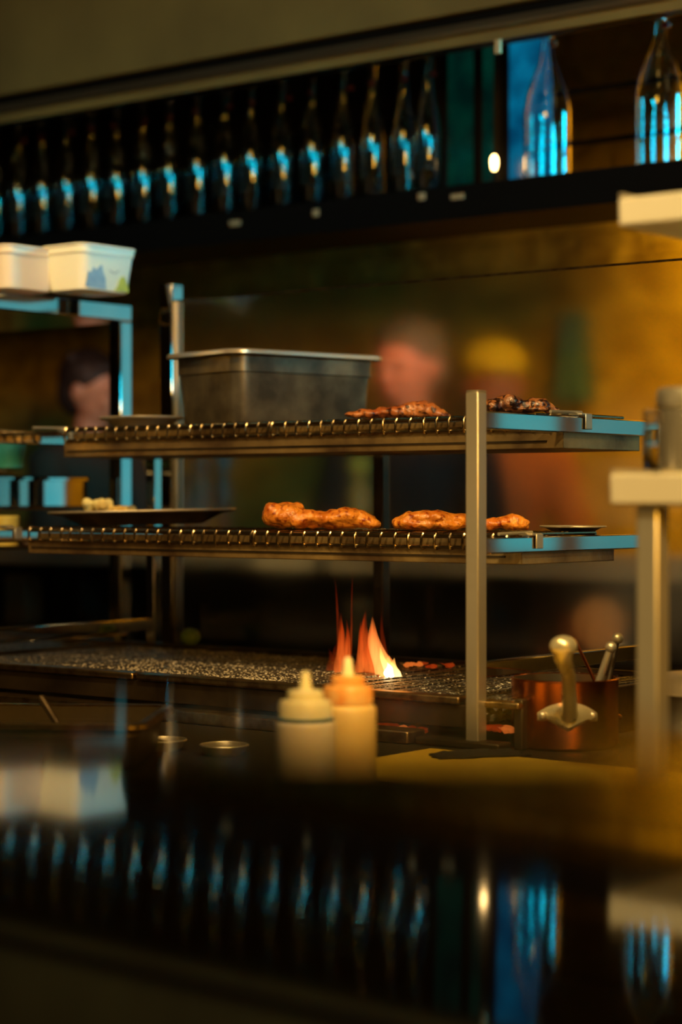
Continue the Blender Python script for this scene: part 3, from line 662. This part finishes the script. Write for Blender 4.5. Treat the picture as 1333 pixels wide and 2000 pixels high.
# yellow board, and a dark sheet added in place of a shadow
solo('cutting_board', MB().box(0, .55, -.27, 0, 0, .008), M['board'], 'yellow cutting board on the worktop in front of the rack post', 'cutting board', (-.014, -.095, ZC+.0004), 0, bevel=.002)
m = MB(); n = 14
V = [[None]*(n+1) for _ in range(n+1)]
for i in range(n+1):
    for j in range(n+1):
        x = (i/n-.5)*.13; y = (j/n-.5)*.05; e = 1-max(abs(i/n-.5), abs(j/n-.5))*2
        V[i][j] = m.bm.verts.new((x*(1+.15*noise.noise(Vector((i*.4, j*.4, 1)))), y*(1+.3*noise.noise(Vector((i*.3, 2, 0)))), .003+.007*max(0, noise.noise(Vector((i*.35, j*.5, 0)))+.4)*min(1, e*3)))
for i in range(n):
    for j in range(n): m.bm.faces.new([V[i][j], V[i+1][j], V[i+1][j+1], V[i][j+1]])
shade_obj = solo('shadow_sheet', m, M['shadow_sheet'], 'thin dark sheet standing in for a shadow on the yellow cutting board edge', 'shadow_sheet', (A(925, -.13)+.004, -.125, ZC+.0085), math.radians(55))
sd = shade_obj.modifiers.new('thick', 'SOLIDIFY'); sd.thickness = .003

# ------------------------------------------------------------------ copper pot with cast handle
pX, pZ = (1104-666.5)/F*3.03, 3.03; pr, ph = .0790, .100
t = thing('copper_pot', 'copper saucepan with a cast handle standing right of the grill', 'saucepan', (pX, pZ, EYE+ZC), 0, world=True)
m = MB(); m.lathe([(pr*.93, 0), (pr*.985, .004), (pr, .012), (pr, ph-.003), (pr+.0015, ph), (pr-.0005, ph+.001), (pr-.003, ph-.001)], 64, cap1=False); part('body', m, M['copper'], t)
m = MB(); m.lathe([(pr-.0031, ph-.0005), (pr-.0035, .006), (pr*.9, .0045)], 64, cap0=False); part('tinned_lining', m, M['copper_in'], t)
# handle: flared bracket riveted to the wall, stem rising towards the guest side, round knob
brk = []; fy = lambda x: -math.sqrt(max(0, (pr+.001)**2-x*x))
ox = -.004; ys = .055                     # bracket centre height above base
hm = MB(); top = []; N = 20; hw = .043
def btop(u): return ys+.016*(1-abs(u)**2.2)+.0
def bbot(u): return ys-.007-.019*(1-min(1, abs(u)*1.5))-.005*(1 if abs(u) > .75 else abs(u))
outer = []; 
rings = []
for i in range(N+1):
    u = -1+2*i/N; x = ox+u*hw; yf = fy(x); th = .004+.006*(1-abs(u))
    zt_, zb_ = btop(u), bbot(u); zm = (zt_+zb_)/2; hh = (zt_-zb_)/2
    rings.append([(x, yf+.001, zt_), (x, yf-th*.7, zm+hh*.7), (x, yf-th, zm), (x, yf-th*.7, zm-hh*.7), (x, yf+.001, zb_)])
hm.loft(rings)
h = part('handle', hm, M['brass'], t, 0, 'pale cast handle')
s0 = Vector((ox+.001, fy(0)-.004, ys)); kz = (976-1262)/F*2.80-ZC
hx_ = (1101-666.5)/F*2.80-pX
sp = [s0, s0+Vector((-.001, -.016, .010)), s0+Vector((-.005, -.045, .035)), s0+Vector((-.009, -.075, .062)), Vector((hx_, 2.80-pZ+.004, kz-.016)), Vector((hx_, 2.80-pZ, kz-.004))]
m = MB().tube(sp, [.014, .0115, .0105, .0095, .0125, .0150], 18); link('stem', m.mesh('stem', M['brass']), h)
m = MB().ball((hx_, 2.80-pZ-.002, kz), .0185, 3, (1.05, .8, .82)); link('knob', m.mesh('knob', M['brass']), h)
for sx in (-.036, .036):
    m = MB().ball((ox+sx, fy(sx)-.0045, ys-.003), .0062, 3, (1, .7, 1)); link('rivet', m.mesh('rivet', M['steel_rough']), h)
def stick(name, label, cat, x0, y0, Z0, x1, y1, Z1, r0, r1, mt, tip=0, bowlr=0):
    a = Vector(((x0-666.5)/F*Z0, Z0, (976-y0)/F*Z0)); b = Vector(((x1-666.5)/F*Z1, Z1, (976-y1)/F*Z1)); t = thing(name, label, cat, (b.x, b.y, EYE+b.z), 0, 'utensils in the copper pot', world=True); d = a-b
    part('handle', MB().tube([(0, 0, 0), tuple(d*.5), tuple(d)], [r1, (r0+r1)/2, r0], 10), M[mt], t)
    if tip: part('tip', MB().ball(tuple(d), tip, 3), M['steel_rough'], t)
    if bowlr: part('bowl', MB().ball((0, 0, .0), bowlr, 3, (1, .8, .4)), M[mt], t)
stick('ladle', 'steel ladle with a round tip leaning right in the copper pot', 'ladle', 1194, 1264, 3.02, 1140, 1420, 3.045, .0055, .0065, 'steel_rough', .0085, .018)
stick('spoon', 'dark spoon leaning left out of the copper pot behind its handle', 'spoon', 1122, 1246, 3.02, 1196, 1400, 3.06, .0026, .0032, 'copper', 0, .016)
stick('ladle', 'second ladle tip showing beside the right steel leg', 'ladle', 1207, 1247, 3.06, 1172, 1410, 3.04, .0040, .0055, 'dark_steel', .0085, .015)
# steel pan on the right
m = None
tt = thing('lidded_pan', 'steel pan with a pale lid edge standing at the right edge beside the copper pot', 'pan', ((1390-666.5)/F*2.9, 2.9, EYE+ZC), 0, world=True)
m = MB(); m.lathe([(.074, 0), (.080, .004), (.080, .086), (.083, .090), (.079, .090), (.076, .008)], 56); part('body', m, M['worktop'], tt)
m = MB(); m.lathe([(.0845, .0905), (.0845, .094), (.078, .104), (.076, .113), (.070, .116), (.02, .117)], 56); part('lid', m, M['pan_rim'], tt)

# ------------------------------------------------------------------ right shelving unit, close to the guests
ra, rb = A(1212, -.396), -.396
ra = .467
t = thing('serving_shelf', 'satin steel serving shelf unit with two thick slabs at the right edge', 'shelf unit', (0, 0, ZC))
for z1, h_, aa in ((.353, .0345, .474), (.0305, .0375, .462)):
    m = MB().box(aa, aa+.55, rb, rb+.30, z1-h_-ZC, z1-ZC); s_ = part('slab', m, M['satin'], t, .004)
    m = MB().box(aa, aa+.004, rb+.004, rb+.29, z1-ZC, z1-ZC+.006); link('lip', m.mesh('lip', M['steel']), s_)
lx = .505
for a in (lx, lx+.46):
    for b in (rb+.028, rb+.26):
        m = MB().box(a-.0145, a+.0145, b-.0145, b+.0145, 0, .0305-.0375-ZC); part('leg', m, M['steel_rough'], t, .003)
for a in (lx+.46,):
    for b in (rb+.028, rb+.26):
        m = MB().box(a-.0145, a+.0145, b-.0145, b+.0145, .0305-ZC, .353-.0345-ZC); part('upper_leg', m, M['steel_rough'], t, .003)
# canister and clear jar on the lower slab
cx = (1352-666.5)/F*2.47
t = thing('steel_canister', 'shiny steel canister with a rounded lid on the lower right slab', 'canister', (cx, 2.47, EYE+.031), 0, world=True)
m = MB(); m.lathe([(.038, 0), (.0405, .003), (.0405, .080), (.0395, .082)], 48); part('body', m, mat('canister_steel', (.60, .55, .42), .22, .85), t)
m = MB(); m.lathe([(.0415, .080), (.0425, .082), (.0425, .096), (.041, .101), (.036, .104), (.01, .105)], 48); part('lid', m, M['steel_rough'], t)
m = MB(); m.box(-.058, -.042, -.006, .006, .060, .078); part('latch', m, M['dark_steel'], t, .002)
x_ = (1287-666.5)/F*2.56
t = thing('clear_jar', 'clear glass jar glinting behind the canister on the lower right slab', 'jar', (x_, 2.56, EYE+.031), 0, world=True)
m = MB(); m.lathe([(.016, 0), (.019, .004), (.0205, .045), (.017, .062), (.0135, .082), (.0125, .082), (.016, .061), (.019, .045), (.017, .006), (.006, .004)], 24); part('body', m, M['clear'], t)

# ------------------------------------------------------------------ extraction hood
t = thing('extraction_hood', 'brown-lit steel extraction hood hanging across the top of the view', 'hood', (0, 0, 0)); hb = 1.0; hz = .957
part('front_panel', MB().box(-4.2, 1.6, hb, hb+.02, hz+.052, ZT-.002), M['hood'], t, .002)
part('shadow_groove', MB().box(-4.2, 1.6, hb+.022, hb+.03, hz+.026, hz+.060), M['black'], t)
part('rim', MB().tube([(-4.2, hb+.004, hz+.016), (1.6, hb+.004, hz+.016)], .0135, 12), M['hood_rim'], t)
part('lower_flange', MB().box(-4.2, 1.6, hb+.006, hb+.012, hz-.016, hz+.012), M['hood'], t)
part('underside', MB().box(-4.2, 1.6, hb+.012, hb+.16, hz+.012, hz+.018), M['black'], t)
solo('hook', MB().box(-.006, .006, -.004, .004, -.02, .008), M['tag'], 'small brass clip on the hood rim above the green panes', 'clip', (A(982, hb), hb-.016, Zz(88, A(982, hb), hb)), 0)

# ------------------------------------------------------------------ bottle shelf
sb0, sb1, sz_ = 1.24, 1.50, .697
t = thing('bottle_shelf', 'long black shelf carrying a row of glass bottles under the hood', 'shelf', (0, 0, 0))
part('board', MB().box(-4.2, .9, sb0, sb1, sz_-.075, sz_), M['black'], t, .002)
for z in (.80, .917): part('guard_rod', MB().tube([(-4.2, 1.46, z), (.9, 1.46, z)], .0065, 8), M['black'], t)
for a in (-4.1, A(867, 1.45), .86): part('hanger', MB().box(a-.01, a+.01, 1.462, 1.482, sz_, ZT-.001), M['black'], t)
part('light_block_board', MB().box(-4.2, A(858, 1.49), 1.484, 1.496, sz_-.075, 1.25), M['black'], t, .001)  # added to stop cyan beams and keep it dark behind the slim bottles
for px, py, wd, hh, lab in ((460, 436, .034, .012, 'wide cream tag on the black shelf edge, leftmost of the four'), (618, 416, .018, .016, 'small round-cornered tag on the shelf edge, second from left'), (825, 384, .020, .016, 'small tag on the shelf edge under the last slim bottle'), (895, 384, .036, .012, 'wide tag on the shelf edge under the green pane')):
    a = A(px, sb0); z = Zz(py, a, sb0)
    solo('shelf_tag', MB().box(-wd/2, wd/2, -.003, 0, -hh/2, hh/2), M['tag'], lab, 'tag', (a, sb0-.0005, z), 0, 'tags on the bottle shelf edge', bevel=.0025)
# framed panes standing on the shelf
t = thing('framed_screen', 'black framed screen with green and blue backlit panes on the bottle shelf', 'screen', (0, 0, sz_)); fbb = 1.425
def seg(name, p0, p1, z0, z1, mt, th=.008, dy=0): return part(name, MB().box(A(p0, fbb), A(p1, fbb), fbb-th+dy, fbb+th+dy, z0, z1), M[mt], t, .001)
for p0, p1 in ((860, 876), (929, 944), (982, 996)): seg('upright', p0, p1, 0, .40, 'black')
seg('pane', 876, 929, .0, .39, 'pane_green', .002); seg('pane', 944, 966, .0, .39, 'pane_green', .002); seg('pane', 996, 1080, .0, .39, 'pane_blue', .002)
seg('wood_strip', 966, 982, 0, .39, 'cupboard', .003)
# small lamp
a = A(966, 1.36); t = thing('table_lamp', 'small glowing amber lamp between the green and blue panes', 'lamp', (a, 1.36, sz_))
part('base', MB().lathe([(.018, 0), (.018, .004), (.004, .008), (.004, .045)], 20), M['black'], t)
part('bulb', MB().lathe([(.003, .045), (.006, .050), (.008, .062), (.007, .074), (.003, .080)], 20), M['bulbglow'], t)

def bottle(r, h, sh, neck, label, group, stop='red_stop', text=True, name='swing_top_bottle'):
    t = thing(name, label, 'bottle', (0, 0, 0), 0, group); wl = .0028; m = MB()
    prof = [(r*.90, 0), (r, .006), (r, sh*.55), (r*.99, sh*.62), (r*.88, sh*.74), (r*.62, sh*.90), (neck*1.5, sh*1.02), (neck*1.05, sh*1.18), (neck, h*.93), (neck*1.18, h*.94), (neck*1.18, h*.97), (neck, h*.985), (neck, h)]
    inn = [(max(.001, q-wl), z+(.006 if i == 0 else 0)) for i, (q, z) in enumerate(prof)][::-1]
    m.lathe(prof+inn, 28); part('body', m, M['glass'], t)
    part('stopper', MB().ball((neck*2.0, -neck*1.4, h*.82), neck*.85, 2, (1, 1, .8)), M[stop], t)
    m = MB(); m.tube([(neck*1.2, 0, h*.955), (neck*1.9, -neck*.6, h*.90), (neck*2.0, -neck*1.2, h*.83)], .0013, 6); m.tube([(neck*1.25*math.cos(2*PI*q/20), neck*1.25*math.sin(2*PI*q/20), h*.955) for q in range(20)], .0013, 6, closed=True); part('bail_wire', m, M['steel_bar'], t)
    if text:
        m = MB(); R = r+.0004
        for row, (zz, hh) in enumerate(((sh*.44, .006), (sh*.37, .010), (sh*.30, .007), (sh*.23, .007))):
            an = -2.3
            while an < -.75:
                wdt = random.uniform(.03, .09)*(.06/r)*.7
                if random.random() < .82:
                    z0 = zz+random.uniform(-.001, .001); z1 = z0+hh*random.uniform(.6, 1)
                    p = [(R*math.cos(an), R*math.sin(an)), (R*math.cos(an+wdt*.5), R*math.sin(an+wdt*.5))]
                    q = [(x*1.004, y*1.004) for x, y in p]
                    m.hexa([(p[0][0], p[0][1], z0), (p[1][0], p[1][1], z0), (q[1][0], q[1][1], z0), (q[0][0], q[0][1], z0)], [(p[0][0], p[0][1], z1), (p[1][0], p[1][1], z1), (q[1][0], q[1][1], z1), (q[0][0], q[0][1], z1)])
                an += wdt
        part('print', m, M['ink'], t)
    return t
bb = 1.32
o = bottle(.052, .36, .255, .0125, 'large clear swing-top bottle with dark red stopper at the right edge', 'large bottles on the shelf')
o.location = W(A(1289, bb), bb, sz_)
o = bottle(.052, .36, .255, .0125, 'large clear swing-top bottle standing before the blue pane', 'large bottles on the shelf', 'brown_stop')
o.location = W(A(1070, bb), bb, sz_)
slim = [836, 790, 729, 671, 612, 552, 492, 441, 387, 332, 281, 229, 180, 131, 83, 37, -8]
words = ['first', 'second', 'third', 'fourth', 'fifth', 'sixth', 'seventh', 'eighth', 'ninth', 'tenth', 'eleventh', 'twelfth', 'thirteenth', 'fourteenth', 'fifteenth', 'sixteenth', 'seventeenth']
proto = bottle(.0300, .33, .235, .0095, 'x', 'slim bottles in the row left of the framed screen')
for i, px in enumerate(slim):
    b_ = bb+random.uniform(-.012, .012); lab = 'slim clear swing-top bottle, %s to the left of the framed screen' % words[i]
    loc = W(A(px, b_), b_, sz_)
    if i == 0: proto.location = loc; proto['label'] = lab; proto.rotation_euler = (0, 0, TH+.2)
    else: copy_tree(proto, loc, TH+random.uniform(-.6, .6), lab)

# ------------------------------------------------------------------ back counter behind the glass
t = thing('back_counter', 'grey-edged back counter with dark open shelves behind the glass', 'counter', (0, 0, 0)); cz = -.122
part('top', MB().box(-4.6, 1.0, 1.30, 1.50, cz-.052, cz), M['back_edge'], t, .004)
part('cupboard', MB().box(-4.6, 1.0, 1.47, 1.50, -EYE, cz-.053), M['cupboard'], t)
part('under_shelf', MB().box(-4.6, 1.0, 1.34, 1.469, -.36, -.34), M['cupboard'], t)
for a in (-4.58, -2.2, -.9, .4): part('divider', MB().box(a-.01, a+.01, 1.34, 1.469, -EYE, cz-.053), M['cupboard'], t)
for px, y0, y1, wpx, lab in ((48, 1122, 1160, 52, 'pale carton under the back counter at the far left'), (718, 1172, 1215, 52, 'pale carton under the back counter behind the middle post'), (1193, 1165, 1240, 62, 'pale carton under the back counter behind the right steel leg')):
    b_ = 1.40; a = A(px, b_); z1 = Zz(y0, a, b_); wd = wpx*W(a, b_, 0).y/F
    solo('carton', MB().box(-wd/2, wd/2, -.04, .04, 0, z1+.34), M['box_pale'], lab, 'carton', (a, b_, -.34), 0, 'cartons under the back counter', bevel=.002)
def shopbottle(label, px, b, h, r, c, capc, capr=1.0, grp='bottles on the back counter'):
    t = thing('bottle', label, 'bottle', (A(px, b), b, cz), 0, grp)
    part('body', MB().lathe([(r*.95, 0), (r, .004), (r, h*.62), (r*.5, h*.78), (r*.42, h*.84)], 28), mat('bottle_body', c, .3), t)
    part('cap', MB().lathe([(r*.45*capr, h*.83), (r*.6*capr, h*.87), (r*.62*capr, h*.95), (r*.4*capr, h)], 24), mat('bottle_cap', capc, .35), t)
shopbottle('amber yellow bottle with round yellow top behind the middle post', 703, 1.38, .225, .026, (.42, .30, .04), (.85, .68, .10), 1.5)
shopbottle('brown bottle with teal cap behind the left posts', 438, 1.42, .24, .020, (.16, .08, .04), (.05, .20, .22), 1.3)
shopbottle('pinkish bottle beside the brown bottle behind the left posts', 395, 1.44, .23, .026, (.34, .22, .14), (.30, .16, .12), 1.2)
shopbottle('dark orange bottle behind the splash glass left edge', 366, 1.40, .19, .018, (.30, .11, .03), (.22, .08, .03), 1.2)
# teal towel hanging at the wall
b_ = 2.56; a = A(1128, b_); m = MB(); n = 16; V = []
for i in range(n+1):
    for j in range(n+1):
        u = i/n-.5; v = j/n; V.append(m.bm.verts.new((u*.15*(.62+.5*v), -.012-.014*math.sin(u*16)*(.4+v*.6), -.26*v)))
for i in range(n):
    for j in range(n): q = i*(n+1)+j; m.bm.faces.new([V[q], V[q+1], V[q+n+2], V[q+n+1]])
tw = solo('towel', m, M['teal_cloth'], 'teal towel hanging on the amber brick wall', 'towel', (a, b_, Zz(610, a, b_)))
sd = tw.modifiers.new('thick', 'SOLIDIFY'); sd.thickness = .006

# ------------------------------------------------------------------ people
def person(label, x, y, H, face, tilt, skin, hair, shirt, pose, cap=None, seed=1):
    """one continuous remeshed body; clothes, hair and eyes are children.  face = heading in degrees (0 faces the camera)"""
    t = thing('person', label, 'person', (x, y, 0), 0, world=True); t.rotation_euler = (0, 0, math.radians(face)); k = H/1.75
    sk = {'ank': (.10, 0, .08), 'knee': (.10, -.01, .50), 'hip': (.09, 0, .92), 'pel': (0, .01, .98), 'wa': (0, 0, 1.10), 'ch': (0, -.005, 1.30), 'nk0': (0, .005, 1.47), 'nk1': (0, -.012, 1.55)}
    def cap_(m, p, q, r0, r1, n=9, flat=1.0):
        p, q = Vector(p), Vector(q)
        for i in range(n+1):
            u = i/n; m.ball(p.lerp(q, u)*k, (r0+(r1-r0)*u)*k, 2, (1, flat, 1))
    def arm(m, s, inf=0, only=None):
        sh = Vector((s*.185, 0, 1.42)); el, wr = Vector(pose[s][0]), Vector(pose[s][1])
        if only != 'fore': cap_(m, sh, el, .050+inf, .040+inf)
        if only == 'upper': return wr
        cap_(m, el, wr, .038+inf, .027+inf); return wr
    m = MB()
    for s in (-1, 1):
        q = lambda n_: (sk[n_][0]*s, sk[n_][1], sk[n_][2])
        cap_(m, q('hip'), q('knee'), .082, .055); cap_(m, q('knee'), q('ank'), .054, .036); cap_(m, (s*.10, 0, .06), (s*.115, -.14, .035), .038, .030, 6)
        wr = arm(m, s); el = Vector(pose[s][0]); d = (wr-el).normalized(); dn = Vector((0, 0, -1)); side = d.cross(dn).normalized(); nrm = side.cross(d).normalized()
        for v_ in range(5): m.ball((wr+d*(.02+.016*v_))*k, .024*k, 2, (1.25, 1.0, .65))
        for f_ in range(4):
            b0 = wr+d*.075+side*(f_-1.5)*.019; L = (.066, .076, .071, .056)[f_]; p1 = b0+d*L*.45+nrm*-.004; p2 = p1+d*L*.3-nrm*.012; p3 = p2+d*L*.2-nrm*.016
            cap_(m, b0, p1, .0088, .0085, 5); cap_(m, p1, p2, .0085, .008, 4); cap_(m, p2, p3, .008, .0072, 4)
        tb = wr+d*.028+side*.026*(-s); t1 = tb+d*.03+side*.022*(-s); t2 = t1+d*.028; cap_(m, tb, t1, .0115, .0100, 5); cap_(m, t1, t2, .0100, .0085, 4)
    cap_(m, (0, .01, .96), (0, 0, 1.12), .125, .118, 6, .8); cap_(m, (0, 0, 1.12), (0, -.005, 1.34), .118, .140, 8, .75); cap_(m, (-.11, 0, 1.42), (.11, 0, 1.42), .062, .062, 6, .9); cap_(m, (-.06, 0, 1.40), (.06, 0, 1.40), .095, .095, 4, .8)
    cap_(m, sk['nk0'], sk['nk1'], .056, .052, 6)
    hc = Vector((0, -.025, 1.655))                          # head
    hm = []
    def hb_(c, r, sc): hm.append((Vector(c), r, sc))
    hb_((0, .012, .012), .094, (.86, 1.06, 1.0)); hb_((0, -.024, -.045), .066, (.92, 1.0, 1.05)); hb_((0, -.040, -.085), .036, (1.1, .9, .8)); hb_((0, -.062, .010), .045, (1.25, .7, .9))
    hb_((0, -.098, -.022), .013, (.8, 1.3, 1.1)); hb_((0, -.093, -.004), .010, (.7, 1.0, 1.8)); hb_((0, -.088, -.060), .016, (1.3, .7, .55)); hb_((.034, -.070, -.030), .024, (1, .8, .9)); hb_((-.034, -.070, -.030), .024, (1, .8, .9))
    hb_((.030, -.080, .020), .014, (1.5, .8, .5)); hb_((-.030, -.080, .020), .014, (1.5, .8, .5))
    for s in (-1, 1): hb_((s*.083, .008, -.012), .022, (.35, .8, 1.3))
    Rt = Matrix.Rotation(math.radians(tilt[0]), 3, 'X') @ Matrix.Rotation(math.radians(tilt[1]), 3, 'Z')
    for c, r, sc in hm: m.ball((hc+Rt @ c)*k, r*k, 3, sc, Rt)
    body = part('body', m, M[skin], t); r_ = body.modifiers.new('remesh', 'REMESH'); r_.mode = 'VOXEL'; r_.voxel_size = .0055; r_.use_smooth_shade = True
    sm = body.modifiers.new('smooth', 'SMOOTH'); sm.factor = .5; sm.iterations = 4
    def cloth(name, f, mt, vox=.009):
        q = MB(); f(q); o = part(name, q, M[mt], t); r_ = o.modifiers.new('remesh', 'REMESH'); r_.mode = 'VOXEL'; r_.voxel_size = vox; r_.use_smooth_shade = True
        s_ = o.modifiers.new('smooth', 'SMOOTH'); s_.factor = .5; s_.iterations = 3; return o
    def f_shirt(q):
        cap_(q, (0, .01, .93), (0, 0, 1.12), .145, .136, 6, .85); cap_(q, (0, 0, 1.12), (0, -.005, 1.34), .136, .156, 8, .78); cap_(q, (-.12, 0, 1.415), (.12, 0, 1.415), .073, .073, 6, .95); cap_(q, (-.06, 0, 1.39), (.06, 0, 1.39), .108, .108, 4, .85)
        for s in (-1, 1): cap_(q, (s*.185, 0, 1.42), Vector((s*.185, 0, 1.42)).lerp(Vector(pose[s][0]), .75), .062, .060)
    cloth('shirt', f_shirt, shirt)
    def f_tr(q):
        for s in (-1, 1): cap_(q, (s*.09, 0, .93), (s*.10, -.01, .50), .098, .070); cap_(q, (s*.10, -.01, .50), (s*.10, 0, .10), .070, .055)
        cap_(q, (-.05, .01, .94), (.05, .01, .94), .115, .115, 4, .9)
    cloth('trousers', f_tr, 'trouser')
    def f_hair(q):
        for c, r, sc in (((0, .026, .034), .098, (.92, 1.02, .92)), ((0, .052, -.010), .082, (1.0, .8, 1.1)), ((0, -.020, .074), .056, (1.3, 1.0, .55))): q.ball((hc+Rt @ Vector(c))*k, r*k, 3, sc, Rt)
        for i in range(26):
            an = random.uniform(0, 2*PI); q.ball((hc+Rt @ Vector((.07*math.cos(an), .03+.06*math.sin(an), .05+.04*random.random())))*k, .022*k, 2, (1, 1, .8), Rt)
    cloth('hair', f_hair, hair, .006)
    if cap:
        def f_cap(q):
            q.ball((hc+Rt @ Vector((0, .018, .055)))*k, .100*k, 3, (.95, 1.06, .72), Rt); q.ball((hc+Rt @ Vector((0, -.105, .052)))*k, .060*k, 3, (1.1, .9, .12), Rt)
        cloth('cap', f_cap, cap, .006)
    for s in (-1, 1):
        q = MB().ball((hc+Rt @ Vector((s*.031, -.083, .004)))*k, .0105*k, 2, (1.2, .7, .7), Rt); part('eye', q, M['eye'], t)
    q = MB().ball((hc+Rt @ Vector((0, -.0985, -.060)))*k, .017*k, 2, (1.25, .4, .32), Rt); part('lips', q, M['lip'], t)
    return t
pose1 = {-1: ((-.24, -.08, 1.16), (-.12, -.25, 1.20)), 1: ((.25, -.06, 1.16), (.10, -.25, 1.19))}
pose2 = {-1: ((-.23, -.05, 1.15), (-.16, -.22, 1.06)), 1: ((.25, -.04, 1.15), (.17, -.22, 1.05))}
person('person with ash brown hair in a black top working behind the splash glass', (806-666.5)/F*5.12, 5.12, 1.69, -28, (12, -10), 'skin1', 'hair_olive', 'cloth_black', pose1)
person('person with dark hair standing far left behind the side rack', (172-666.5)/F*6.1, 6.1, 1.68, 55, (14, 8), 'skin2', 'hair_dark', 'cloth_brown', pose2)
person('person in a yellow cap and rust shirt behind the splash glass', (966-666.5)/F*5.62, 5.62, 1.67, 8, (10, 0), 'skin1', 'hair_dark', 'cloth_rust', pose2, cap='cap_y')
